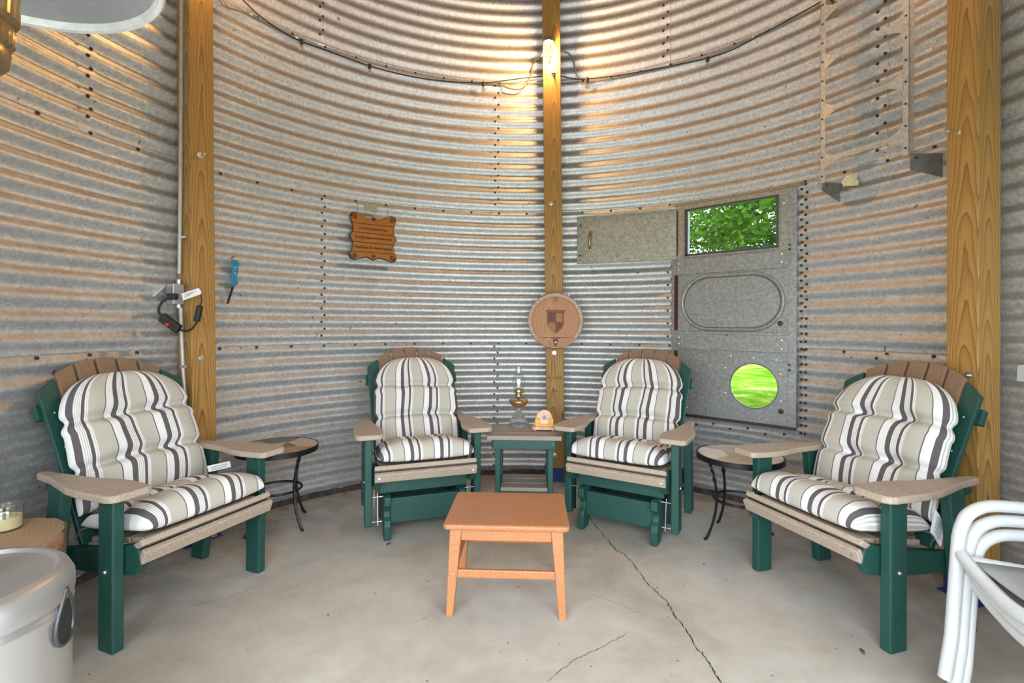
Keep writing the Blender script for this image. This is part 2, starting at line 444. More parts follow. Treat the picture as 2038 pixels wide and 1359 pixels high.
for nm, (a0, a1) in walls.items():
    o = wall_piece(nm, a0, a1)
    P = []
    for k in range(1, 4):
        z = SEAM0 + k * RING - .024
        for i in range(-24, 24):
            a = 94.9 + i * DA
            if a0 < a < a1 and clear(a, z): P.append((a, z))
    for k in range(0, 4):
        for s in SEAMS[k]:
            for i in range(22):
                z = SEAM0 + k * RING + .05 + i * PIT / 2; a = s + (.6 if i % 2 else 1.35)
                if k == 1 and s in (58.3,): a = s + (.1 if i % 2 else .75)
                if k == 1 and s == 34.6: continue
                if a0 < a < a1 and clear(a, z) and z < SEAM0 + (k + 1) * RING - .04: P.append((a, z))
    if nm == 'wall_back':
        for i in range(33):
            z = .57 + i * PIT / 2
            P += [(35.15, z), (34.45, z + (.0 if z < 1.35 else PIT / 4))] if z < 2.2 else []
        for i in range(7): P.append((38 + i * 3.1, .54 - .02 * (i % 2)))
    bolts(o, P)
# front wall above the wide doorway, floor, roof
tag(wall_piece('wall_front', -134.0, -46.0, 2, 4), kind='structure')
mb = MB(); mb.lathe([(1e-7, -.12), (2.42, -.12), (2.42, 0), (1e-7, 0)], 96, (CX, CY, 0))
fl = tag(mb.build('floor', FLOOR), kind='structure')
mb = MB(); mb.shell([(2.30, SEAM0 + 5 * RING - .01), (.35, SEAM0 + 5 * RING + 1.15), (1e-6, SEAM0 + 5 * RING + 1.2)], 72, (CX, CY, 0))
o = tag(mb.build('ceiling', GALV, smooth=True), kind='structure'); o.modifiers.new('s', 'SOLIDIFY').thickness = .01
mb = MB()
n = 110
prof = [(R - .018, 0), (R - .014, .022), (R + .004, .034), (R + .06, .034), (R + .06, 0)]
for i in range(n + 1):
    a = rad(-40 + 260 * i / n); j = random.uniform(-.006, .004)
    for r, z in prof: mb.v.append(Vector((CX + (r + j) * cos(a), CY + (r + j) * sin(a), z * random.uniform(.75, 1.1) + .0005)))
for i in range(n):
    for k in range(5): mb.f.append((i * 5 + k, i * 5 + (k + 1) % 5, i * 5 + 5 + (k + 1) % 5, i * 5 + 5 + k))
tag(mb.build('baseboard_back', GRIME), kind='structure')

# cracks in the slab (thin open joints)
def crack(pix, w0, w1, name='crack'):
    pts = [at_z(x, y, .0008) for x, y in pix]
    P = []
    for i in range(len(pts) - 1):
        for k in range(7):
            t = k / 7; q = pts[i].lerp(pts[i + 1], t); q = q + Vector((random.uniform(-1, 1), random.uniform(-1, 1), 0)) * .0045; P.append(q)
    P.append(pts[-1]); mb = MB(); base = []
    for i, q in enumerate(P):
        d = (P[min(i + 1, len(P) - 1)] - P[max(i - 1, 0)]).normalized(); s = Vector((-d.y, d.x, 0)); ww = random.uniform(w0, w1)
        mb.v += [q + s * ww, q - s * ww]
    for i in range(len(P) - 1): mb.f.append((2 * i, 2 * i + 1, 2 * i + 3, 2 * i + 2))
    mb.build(name, CRACK, fl, weld=False)
crack([(1171, 1026), (1190, 1052), (1226, 1094), (1240, 1101), (1262, 1122), (1283, 1155), (1300, 1172), (1327, 1196), (1341, 1222), (1367, 1256), (1384, 1287), (1402, 1305), (1418, 1332), (1436, 1359)], .0012, .0036)
crack([(1088, 1356), (1108, 1340), (1137, 1316), (1163, 1303), (1195, 1288), (1225, 1273), (1250, 1257)], .0004, .0016)
crack([(385, 1206), (410, 1198), (450, 1192), (480, 1180), (505, 1168)], .0004, .0014)
crack([(1175, 1183), (1210, 1194), (1260, 1215), (1330, 1236)], .0003, .0008)

# ------------------------------------------------------------------ outside: lawn, tree
mb = MB(); mb.add([(-60, -60, -.16), (60, -60, -.16), (60, 80, -.16), (-60, 80, -.16)], [(0, 1, 2, 3)])
tag(mb.build('lawn', LAWN), kind='structure')
mb = MB(); mb.add([(-7, -9, -.13), (7, -9, -.13), (7, 1.2, -.13), (-7, 1.2, -.13), (-7, -9, -.16), (7, -9, -.16), (7, 1.2, -.16), (-7, 1.2, -.16)], [(0, 1, 2, 3), (0, 4, 5, 1), (1, 5, 6, 2), (2, 6, 7, 3), (3, 7, 4, 0)])
tag(mb.build('added_unseen_ground', simple('added_bounce_apron', (.56, .545, .52), .9, 0, .15, 12, .4, 60)), kind='structure')  # unseen pale ground, added to keep green lawn bounce out of the room
def make_tree(loc, hgt, cr, nleaf, label, seed, off=0.0):
    rnd = random.Random(seed)
    t = empty('maple_tree', loc); tag(t, label, 'tree', 'trees outside the window')
    tr = MB(); tr.tube(smooth_path([(0, 0, 0), (.05, 0, hgt * .25), (-.05, .05, hgt * .5), (0, 0, hgt * .85)], 5), [max(.17 * (1 - .042 * i), .03) for i in range(16)], 10)
    cl = []
    for i in range(80):
        a = rnd.uniform(0, 2 * pi); r = cr * math.sqrt(rnd.random()); z = hgt * rnd.uniform(.20, .97); sh = math.sqrt(max(.1, 1 - ((z / hgt - .5) / .55) ** 2))
        p = Vector((r * cos(a) * sh + off, r * sin(a) * sh, z)); cl.append(p)
        tr.tube(smooth_path([(0, 0, max(z - r * .5, .3)), p * .5 + Vector((0, 0, z * .45)), p], 3), [.035, .03, .025, .02, .015, .01, .006], 5)
    tr.build('trunk', simple('tree_bark', (.07, .055, .04), .95), t, smooth=True)
    lf = MB()
    shape = [(0, -.5), (.18, -.28), (.46, -.34), (.34, -.05), (.5, .16), (.2, .16), (.0, .55), (-.2, .16), (-.5, .16), (-.34, -.05), (-.46, -.34), (-.18, -.28)]
    for i in range(nleaf):
        c = rnd.choice(cl); p = c + Vector((rnd.gauss(0, .34), rnd.gauss(0, .34), rnd.gauss(0, .20)))
        m = Matrix.Rotation(rnd.uniform(0, 2 * pi), 3, 'Z') @ Matrix.Rotation(rnd.gauss(0, .7) + .5, 3, 'X'); s = rnd.uniform(.060, .108)
        lf.add([p + m @ Vector((x * s, y * s, .06 * s * abs(x))) for x, y in shape], [tuple(range(12))])
    o = lf.build('foliage', LEAF, t, weld=False, recalc=False); tag(o, kind='stuff')
make_tree((5.75, 9.2, -.16), 6.5, 2.4, 40000, 'leafy green maple tree seen through the window of the metal door', 3, -.95)
make_tree((9.8, 15.5, -.16), 8.0, 3.2, 7000, 'farther green tree behind the maple outside the window', 5)

# ------------------------------------------------------------------ door with window and round hole
DM = wall_frame(46.73, 0, .056)          # local x right, y up (=z world), z into the room
door = empty('door_1', m=DM); tag(door, kind='structure')
xl, xr = -.422, .418
def plate(mb, x0, x1, y0, y1, z0, z1): mb.box(((x0 + x1) / 2, (y0 + y1) / 2, (z0 + z1) / 2), (x1 - x0, y1 - y0, z1 - z0)); return mb
WX0, WX1, WY0, WY1 = -.344, .318, 1.818, 2.182
mb = MB()
plate(mb, xl, WX0, 1.78, 2.215, -.02, 0); plate(mb, WX1, xr - .045, 1.78, 2.215, -.02, 0); plate(mb, WX0, WX1, WY1, 2.215, -.02, 0); plate(mb, WX0, WX1, 1.70, WY0, -.02, 0)
mb.build('surround_panel', FLAT2, door, bevel=.001)
mb = MB(); plate(mb, xr - .045, xr + .010, .585, 2.215, -.07, .006); plate(mb, xl - .03, xl + .012, .585, 1.80, -.07, .004); plate(mb, xl, xr, .57, .60, -.07, -.012); mb.build('frame', FLAT, door, bevel=.002)
mb = MB(); plate(mb, xl + .005, xr - .038, 1.222, 1.70, -.015, 0); mb.build('upper_panel', FLAT, door)
ov = [(.155 + .2 * cos(a), .2 * sin(a)) for a in np.linspace(-pi / 2, pi / 2, 18)] + [(-.155 + .2 * cos(a), .2 * sin(a)) for a in np.linspace(pi / 2, 1.5 * pi, 18)]
mb = MB(); mb.tube([(x - .008, y + 1.455, .002) for x, y in ov], .013, 8, True)
mb.build('oval_rib', FLAT, door, smooth=True)
mb = MB(); mb.tube([(x * .955 - .008, y * .925 + 1.455, .0045) for x, y in ov], .0035, 6, True); mb.build('rib_shade_line', simple('painted_rib_shade', (.16, .15, .13), .9), door, smooth=True)  # shadow line inside the rib, painted as a thin dark tube
mb = MB(); mb.prism([(x * .95 - .008, y * .92 + 1.455) for x, y in ov], lambda a, b, t: (a, b, t), .0, .004); mb.build('oval_panel', FLAT, door, bevel=.003)
for y0, y1, nm in ((1.678, 1.795, 'brace'), (1.100, 1.228, 'brace')):
    mb = MB(); plate(mb, xl + .012, xr - .038, y0, y1, 0, .012); mb.build(nm, FLAT, door, bevel=.003)
mb = MB(); plate(mb, xl + .01, xr - .038, 1.218, 1.236, .0, .02); mb.build('drip_ledge', FLAT, door, bevel=.002)
# lower panel with the round opening
hx, hy, hr = .158, .858, .158
bx0, bx1, by0, by1 = xl + .008, xr - .038, .60, 1.10
an = sorted(set(list(np.linspace(-pi, pi, 65)[:-1]) + [math.atan2(y - hy, x - hx) for x in (bx0, bx1) for y in (by0, by1)]))
inn, out = [], []
for a in an:
    c, s = cos(a), sin(a); t = min([q for q in ((bx1 - hx) / c if c > 1e-9 else 9, (bx0 - hx) / c if c < -1e-9 else 9, (by1 - hy) / s if s > 1e-9 else 9, (by0 - hy) / s if s < -1e-9 else 9) if q > 0])
    inn.append((hx + hr * c, hy + hr * s)); out.append((hx + t * c, hy + t * s))
N = len(an); mb = MB()
for z in (0, -.012):
    mb.v += [Vector((x, y, z)) for x, y in inn] + [Vector((x, y, z)) for x, y in out]
for i in range(N):
    j = (i + 1) % N
    mb.f += [(i, j, N + j, N + i), (2 * N + j, 2 * N + i, 3 * N + i, 3 * N + j), (j, i, 2 * N + i, 2 * N + j), (N + i, N + j, 3 * N + j, 3 * N + i)]
mb.build('lower_panel', FLAT, door)
mb = MB(); mb.tube([(hx + hr * cos(a), hy + hr * sin(a), .001) for a in np.linspace(0, 2 * pi, 49)[:-1]], .0045, 6, True); mb.build('hole_rim', simple('rim_grey', (.2, .2, .19), .5, .5), door, smooth=True)
mb = MB(); plate(mb, bx0, xr + .01, .582, .602, -.005, .012); mb.build('bottom_edge', BOLT, door)
for y0, y1 in ((1.245, 1.675), (.90, 1.088)):
    mb = MB(); plate(mb, xl - .004, xl + .022, y0, y1, .004, .010); mb.tube([(xl + .004, y0, .012), (xl + .004, y1, .012)], .007, 8); mb.build('hinge', RUST, door, smooth=True)
DULL = simple('dull_steel', (.50, .50, .49), .35, .8)
def stud(mb, x, y, r, z=.0, h=.006):
    q = MB(); q.lathe([(r, 0), (r, h * .6), (r * .6, h), (1e-7, h)], 12); q.xform(Matrix.Translation((x, y, z))); mb.add(q.v, q.f)
mb = MB()
for x, y, z in ((-.395, 1.765, .012), (-.395, 1.715, .012), (.335, 1.775, .012), (.335, 1.72, .012), (-.39, 1.19, .012), (-.39, 1.14, .012), (.335, 1.185, .012), (.335, 1.125, .012), (.345, 2.12, 0)): mb = MB(); stud(mb, x, y, .0105, z); mb.build('bolt', DULL, door, smooth=True)
mb = MB()
for x, y in ((.33, 1.30), (.335, .70)): mb = MB(); stud(mb, x, y, .018); stud(mb, x, y, .010, .004, .008); mb.build('latch_stud', BOLT, door, smooth=True)
for x, y in ((.385, 1.83), (.385, 1.80), (.385, 1.02), (.388, .985)): mb = MB(); stud(mb, x, y, .008, .006); mb.build('rivet', BOLT, door, smooth=True)
mb = MB()
for x, y in ((.005, 1.065), (.16, 1.058), (.305, 1.05), (-.035, .975), (-.035, .79), (.33, .955), (.335, .77), (-.325, .65)): mb = MB(); stud(mb, x, y, .0065); mb.build('screw', PAPER, door, smooth=True)
win = empty('window_1', m=DM); tag(win, kind='structure')
mb = MB(); e = .03
plate(mb, WX0, WX0 + e * .8, WY0, WY1, -.03, .008); plate(mb, WX1 - e * .55, WX1, WY0, WY1, -.03, .008); plate(mb, WX0, WX1, WY0, WY0 + e * .6, -.03, .008); plate(mb, WX0, WX1, WY1 - e * .4, WY1, -.03, .008)
mb.build('window_frame', WINFRAME, win, bevel=.002)
mb = MB(); plate(mb, WX0 + .01, WX1 - .01, WY0 + .01, WY1 - .01, -.018, -.014); mb.build('pane', GLASS, win)
mb = MB(); plate(mb, WX0 - .008, WX1 + .008, WY0 - .012, WY0, -.01, .012); plate(mb, WX1, WX1 + .006, WY0, WY1, -.01, .010); mb.build('window_trim', FLAT, win, bevel=.002)
# header strip above door (rusty rolled edge)
mb = MB(); mb.tube([wall_frame(a, 2.228, .012).translation for a in np.linspace(35, 57.8, 20)], .014, 8)
tag(mb.build('trim_1', make_galv('rusty_header', (.38, .31, .22), 0, .35, .6), smooth=True), kind='structure')

# small hatch panel beside the door
HM = wall_frame(67.65, 0, .050)
hat = empty('hatch_panel', m=HM); tag(hat, 'blank mottled sheet metal hatch panel with a small handle, beside the window', 'hatch')
mb = MB(); plate(mb, -.398, .402, 1.80, 2.20, -.004, .008); mb.build('panel', FLAT2, hat, bevel=.002)
mb = MB(); plate(mb, -.398, .402, 2.183, 2.197, .008, .016); plate(mb, -.398, .402, 1.80, 1.825, .008, .016); mb.build('folded_edge', FLAT2, hat, bevel=.002)
mb = MB(); mb.tube(smooth_path([(-.285, 2.07, .009), (-.285, 2.05, .016), (-.285, 2.03, .035), (-.285, 1.95, .035), (-.285, 1.93, .016), (-.285, 1.905, .009)], 4), .0105, 8)
mb.build('handle', BRASS, hat, smooth=True)
mb = MB()
for x, y in ((-.37, 2.125), (-.37, 1.87)): mb = MB(); stud(mb, x, y, .009, .008); mb.build('bolt', BOLT, hat, smooth=True)
mb = MB(); plate(mb, .402, .412, 1.83, 2.18, 0, .012); mb.build('hinge', RUST, hat)

# ------------------------------------------------------------------ posts
def post(cx, cy, wdt, rot, lean, label, bolt_list, base_mat=None):
    p = empty('support_post', (cx, cy, 0), rad(rot)); tag(p, label, 'post')
    h = SEAM0 + 5 * RING - .05; z0 = .0
    ls = Matrix.Rotation(-rad(rot), 3, 'Z') @ Vector((lean, 0, 0))
    sh = lambda z: ls * (z - 1.0)
    mb = MB(); n = 14; q = wdt / 2
    for i in range(n + 1):
        z = z0 + (h - z0) * i / n; d = sh(z)
        mb.v += [Vector((x * q + d.x, y * q + d.y, z)) for x, y in ((-1, -1), (1, -1), (1, 1), (-1, 1))]
    for i in range(n):
        for k in range(4): mb.f.append((i * 4 + k, i * 4 + (k + 1) % 4, i * 4 + 4 + (k + 1) % 4, i * 4 + 4 + k))
    mb.f += [(3, 2, 1, 0), tuple(n * 4 + k for k in range(4))]
    mb.build('timber', POST, p, bevel=.006)
    inv = Matrix.Translation((cx, cy, 0)) @ Matrix.Rotation(rad(rot), 4, 'Z'); inv = inv.inverted()
    for (pos, nrm, ln) in bolt_list:
        b = MB(); b.lathe([(.017, 0), (.017, .003), (.010, .0035), (.010, .009), (.0055, .0095), (.0055, ln), (1e-7, ln)], 14)
        b.xform(inv @ (Matrix.Translation(pos) @ Vector((0, 0, 1)).rotation_difference(nrm).to_matrix().to_4x4()))
        b.build('washer_bolt', STEEL, p, smooth=True)
    return p
# left post: faces turned 61 degrees, near corner towards the camera
def face_hit(x, y, P, nrm):
    d = ray(x, y); o = Vector((0, 0, HC)); return o + d * ((Vector(P) - o).dot(nrm) / d.dot(nrm))
LPC = Vector((-1.8705, 2.930, 0)); LN = Vector((cos(rad(-29)), sin(rad(-29)), 0))     # normal of its visible front face
lp_face = LPC + LN * .07
lpost = post(LPC.x, LPC.y, .14, 61, -.0117, 'yellow pine support post carrying the electrical conduit and outlet box', [(face_hit(398, 309, lp_face, LN), LN, .05), (face_hit(400, 713, lp_face, LN), LN, .016)])
CPC = Vector((.362, 4.108, 0)); CN = Vector((-.09, -1, 0)).normalized()
cp_face = CPC + CN * .073
def on_c(x, y): return face_hit(x, y, cp_face + Vector((0, 0, 0)), CN)
cpost = post(CPC.x, CPC.y, .146, -5.1, -.0143, 'yellow pine support post behind the barrel head and the caged lamp', [(on_c(1097, 405), CN, .012), (on_c(1103, 702), CN, .02), (on_c(1104, 905), CN, .02), (on_c(1101, 147), CN, .03)])
RPC = Vector((2.203, 2.346, 0)); RN = Vector((cos(rad(192.75)), sin(rad(192.75)), 0))
rp_face = RPC + RN * .069
rpost = post(RPC.x, RPC.y, .138, 12.75, -.003, 'yellow pine support post behind the armchair with the printed tag', [(face_hit(1911, 264, rp_face, RN), RN, .075), (face_hit(1928, 747, rp_face, RN), RN, .02)])
for P_, rot, wd, par in ((LPC, 61, .14, lpost), (CPC, -5.1, .146, cpost), (RPC, 12.75, .138, rpost)):
    mb = MB(); mb.box((0, 0, .055), (wd + .012, wd + .012, .11)); mb.box((0, 0, .004), (wd + .07, wd + .03, .008)); mb.build('blue_post_base', BLUE, par, bevel=.002)
# ink grade stamps on the centre post
fm = Matrix.Translation((0, -.0735, 0)) @ Matrix.Rotation(pi / 2, 4, 'X')
for s_, z_, sz in (('K. LOSER', .848, .03), ('-444-', .742, .022), ('16', .955, .016)):
    text_part('ink_stamp', s_, sz, RUSTMARK, Matrix.Translation((.002, 0, z_)) @ fm, cpost, .0006)

# ------------------------------------------------------------------ chairs
def P3(u, v, z): return Vector((-v, u, z))      # chair frame: u forward, v to the sitter's left
TS = .85                                         # length of the back along its slope
TILT = rad(23.4)
def back_pt(w, h, d):                            # w lateral, h along the slope, d in front of the slats
    z = .335 + h * cos(TILT) + d * sin(TILT); u = -.352 - h * sin(TILT) + d * cos(TILT) + .055 * (w / .36) ** 2 * min(1, h / .4)
    return P3(u, w, z)
def arm_outline(sg):
    pts = [(.075, .258), (.088, .275), (.09, .385), (.078, .408), (.05, .417), (-.12, .42), (-.20, .412), (-.40, .362), (-.53, .345), (-.545, .33), (-.545, .305), (-.48, .300), (-.30, .287), (-.22, .278), (-.12, .252), (-.05, .245)]
    return [(u, v * sg) for u, v in pts]
def make_chair(O, deg, glider, label):
    c = empty('adirondack_glider' if glider else 'adirondack_armchair', (O[0], O[1], 0), rad(deg - 90)); tag(c, label, 'chair', 'green and tan chairs')
    lift = .02 if glider else 0
    zb = .075 if glider else 0
    for sg in (1, -1):
        v0, v1 = .313 * sg, .357 * sg
        mb = MB(); mb.box(P3(-.045, (v0 + v1) / 2, (zb + .612) / 2), (.044, .09, .612 - zb)); lg = mb.build('leg', GREEN, c, bevel=.006)
        mb = MB()
        bu = -.455 if not glider else -.42
        mb.hexa([P3(bu - .045, v0, zb), P3(bu + .045, v0, zb), P3(bu + .045, v1, zb), P3(bu - .045, v1, zb)], [P3(-.42, v0, .612), P3(-.33, v0, .612), P3(-.33, v1, .612), P3(-.42, v1, .612)])
        mb.build('leg', GREEN, c, bevel=.006)
        # seat side rail
        mb = MB(); poly = [(.075, .398), (.088, .345), (.05, .295), (-.20, .258), (-.52, .235), (-.535, .30), (-.36, .335), (-.10, .378), (.04, .415)]
        mb.prism([(u, z + lift) for u, z in poly], lambda a, b, t: P3(a, t, b), .268 * sg, .308 * sg); mb.build('seat_rail', GREEN, c, bevel=.005)
        mb = MB(); mb.prism(arm_outline(sg), lambda a, b, t: P3(a, b, t), .612, .642); ar = mb.build('armrest', TAN, c, bevel=.008, seg=3)
        for uu, vv in ((-.03, .33), (-.06, .34), (-.37, .335)):
            q = MB(); q.lathe([(.004, 0), (.004, .0015), (1e-7, .002)], 8); q.xform(Matrix.Translation(P3(uu, vv * sg, .6415))); q.build('screw', STEEL, ar)
        q = MB(); q.lathe([(.009, 0), (.009, .002), (.006, .006), (1e-7, .007)], 10)
        q.xform(Matrix.Translation(P3(-.045, .357 * sg, .315 + lift)) @ Matrix.Rotation(-sg * pi / 2, 4, 'Y')); q.build('bolt', STEEL, lg, smooth=True)
    # seat slats: nose slat, edge slat, then the sloping seat
    def slat(u, z, ang, dep, thk, wid=.305):
        m = Matrix.Rotation(rad(ang), 3, 'X'); mb = MB(); mb.box(P3(u, 0, z), (wid * 2, dep, thk), m); return mb
    s1 = slat(.088, .373 + lift, 68, .056, .026).build('seat_slat', TAN, c, bevel=.005)
    s2 = slat(.060, .413 + lift, 30, .062, .026).build('seat_slat', TAN, c, bevel=.005)
    for s_, uu, zz, aa in ((s1, .103, .372 + lift, -70), (s2, .064, .431 + lift, -30)):
        for vv in (-.28, .28):
            q = MB(); q.lathe([(.006, 0), (.006, .003), (1e-7, .004)], 8); q.xform(Matrix.Translation(P3(uu, vv, zz)) @ Matrix.Rotation(rad(aa), 4, 'X')); q.build('screw', STEEL, s_)
    for i in range(4):
        u = -.005 - i * .085; slat(u, .408 + lift - (0.005 + i * .085) * .145, 8.5, .076, .024, .266).build('seat_slat', TAN, c, bevel=.004)
    # scalloped rear seat board
    arc = [(-.44 - .085 * cos(a * pi / 2), .26 * a) for a in np.linspace(-1, 1, 17)]
    mb = MB(); mb.prism([(-.36, -.26)] + arc + [(-.36, .26)], lambda a, b, t: P3(a, b, t), .335 + lift * .3, .357 + lift * .3); mb.build('rear_seat_board', TAN, c, bevel=.004)
    # fan back: 5 tan slats between two green side slats
    mat = TAN_WORN_SHADED
    for k in range(-3, 4):
        green = abs(k) == 3; wt = .0415
        mb = MB(); rows = 12; g = []
        for side in (0, -.024):
            for i in range(rows + 1):
                row = []
                for j in range(5):
                    wl = (k * .094 + (j / 2 - 1) * wt)
                    top = TS - .135 * (abs(wl) / .325) ** 2.0 - (.012 if green else 0)
                    h = top * i / rows; sc_ = .84 + .16 * h / TS
                    row.append(back_pt(wl * sc_, h + .0, side))
                g.append(row)
        for row in g: mb.v += row
        n1 = rows + 1
        idx = lambda s, i, j: (s * n1 + i) * 5 + j
        for i in range(rows):
            for j in range(4):
                mb.f += [(idx(0, i, j), idx(0, i, j + 1), idx(0, i + 1, j + 1), idx(0, i + 1, j)), (idx(1, i, j + 1), idx(1, i, j), idx(1, i + 1, j), idx(1, i + 1, j + 1))]
            for j in (0, 4): mb.f.append((idx(0, i, j), idx(0, i + 1, j), idx(1, i + 1, j), idx(1, i, j)))
        for i in (0, rows):
            for j in range(4): mb.f.append((idx(0, i, j), idx(0, i, j + 1), idx(1, i, j + 1), idx(1, i, j)))
        o = mb.build('back_slat', GREEN if green else mat, c, bevel=.005)
        if green: o['label'] = 'dark green outer back slat'
        if k in (-3, 3):
            for h in (.44, .60):
                q = MB(); q.ball(back_pt(k * .094 * (.84 + .16 * h / TS), h, .002), .005, 5); q.build('screw', STEEL, o)
    for h, hw in ((.62, .325), (.30, .29), (.06, .255)):
        mb = MB(); m = Matrix.Rotation(TILT, 3, 'X')
        N = 12; A, B = [], []
        for i in range(N + 1):
            wv = -hw + 2 * hw * i / N
            for L, (dh, dd) in ((A, (-.035, -.027)), (A, (.035, -.027)), (B, (-.035, -.062)), (B, (.035, -.062))): L.append(back_pt(wv, h + dh, dd))
        mb.v += A + B; o2 = len(A)
        for i in range(N):
            a = 2 * i; mb.f += [(a, a + 1, a + 3, a + 2), (o2 + a, o2 + a + 1, o2 + a + 3, o2 + a + 2), (a, a + 2, o2 + a + 2, o2 + a), (a + 1, a + 3, o2 + a + 3, o2 + a + 1)]
        mb.f += [(0, 1, o2 + 1, o2), (2 * N, 2 * N + 1, o2 + 2 * N + 1, o2 + 2 * N)]
        mb.build('back_brace', GREEN, c, bevel=.005)
    mb = MB(); mb.box(P3(-.545, 0, .582), (.60, .035, .058)); mb.build('arm_brace', GREEN, c, bevel=.005)
    if glider:
        for sg in (1, -1):
            poly = [(.045, 0), (.05, .085), (.035, .115), (.012, .135), (.008, .165), (.025, .19), (.048, .205), (.048, .255), (.03, .265), (-.06, .262), (-.09, .225), (-.14, .205), (-.22, .205), (-.27, .225), (-.30, .262), (-.40, .265), (-.415, .255), (-.415, .205), (-.39, .19), (-.375, .165), (-.38, .135), (-.40, .115), (-.415, .085), (-.41, 0), (-.33, 0), (-.30, .05), (-.07, .05), (-.04, 0)]
            mb = MB(); mb.prism(poly, lambda a, b, t: P3(a, t, b), .208 * sg, .248 * sg); mb.build('base_foot', GREEN, c, bevel=.006)
            for uu in (-.005, -.37):
                mb = MB(); mb.box(P3(uu + (-.02 if uu > -.1 else .02), .28 * sg, .17), (.003, .007, .185), Matrix.Rotation(rad(10), 3, 'X'))
                for zz, du in ((.25, -.005), (.09, -.035)):
                    mb.tube([P3(uu + du, .25 * sg, zz), P3(uu + du, .312 * sg, zz)], .0028, 8); mb.tube([P3(uu + du, .262 * sg, zz), P3(uu + du, .268 * sg, zz)], .006, 8)
                mb.build('glide_link', simple('link_steel', (.4, .4, .4), .35, .8), c)
        for uu in (.0, -.33):
            mb = MB(); mb.box(P3(uu - .02, 0, .16), (.416, .04, .15)); mb.build('base_beam', GREEN, c, bevel=.004)
        mb = MB(); mb.box(P3(-.04, 0, .3), (.536, .03, .07)); mb.build('seat_crossbar', GREEN, c)
    return c

def pillow(mb, uvs, nx, ny, fn):
    """closed pad: fn(s,t,side) -> (point, (uv)); s in -1..1, t in 0..1"""
    idx = {}
    for side in (0, 1):
        for j in range(ny + 1):
            for i in range(nx + 1):
                rim = i in (0, nx) or j in (0, ny)
                if side and rim: idx[(1, i, j)] = idx[(0, i, j)]; continue
                s = -1 + 2 * i / nx; s = math.copysign(abs(s) ** .8, s); t = .5 + .5 * math.copysign(abs(2 * j / ny - 1) ** .9, j - ny / 2)
                p, uv = fn(s, t, side); idx[(side, i, j)] = len(mb.v); mb.v.append(p); uvs.append(uv)
    for side in (0, 1):
        for j in range(ny):
            for i in range(nx):
                q = (idx[(side, i, j)], idx[(side, i + 1, j)], idx[(side, i + 1, j + 1)], idx[(side, i, j + 1)])
                mb.f.append(q if side == 0 else q[::-1])
def pad(name, mat, parent, nx, ny, fn):
    mb = MB(); uvs = []; pillow(mb, uvs, nx, ny, fn)
    o = mb.build(name, mat, parent, weld=False, recalc=False); me = o.data
    bm = bmesh.new(); bm.from_mesh(me); bmesh.ops.recalc_face_normals(bm, faces=bm.faces); bm.to_mesh(me); bm.free()
    ul = me.uv_layers.new(name='UVMap')
    for lp in me.loops: ul.data[lp.index].uv = uvs[lp.vertex_index]
    me.polygons.foreach_set('use_smooth', [True] * len(me.polygons))
    d = o.modifiers.new('sub', 'SUBSURF'); d.levels = 1; d.render_levels = 1
    return o
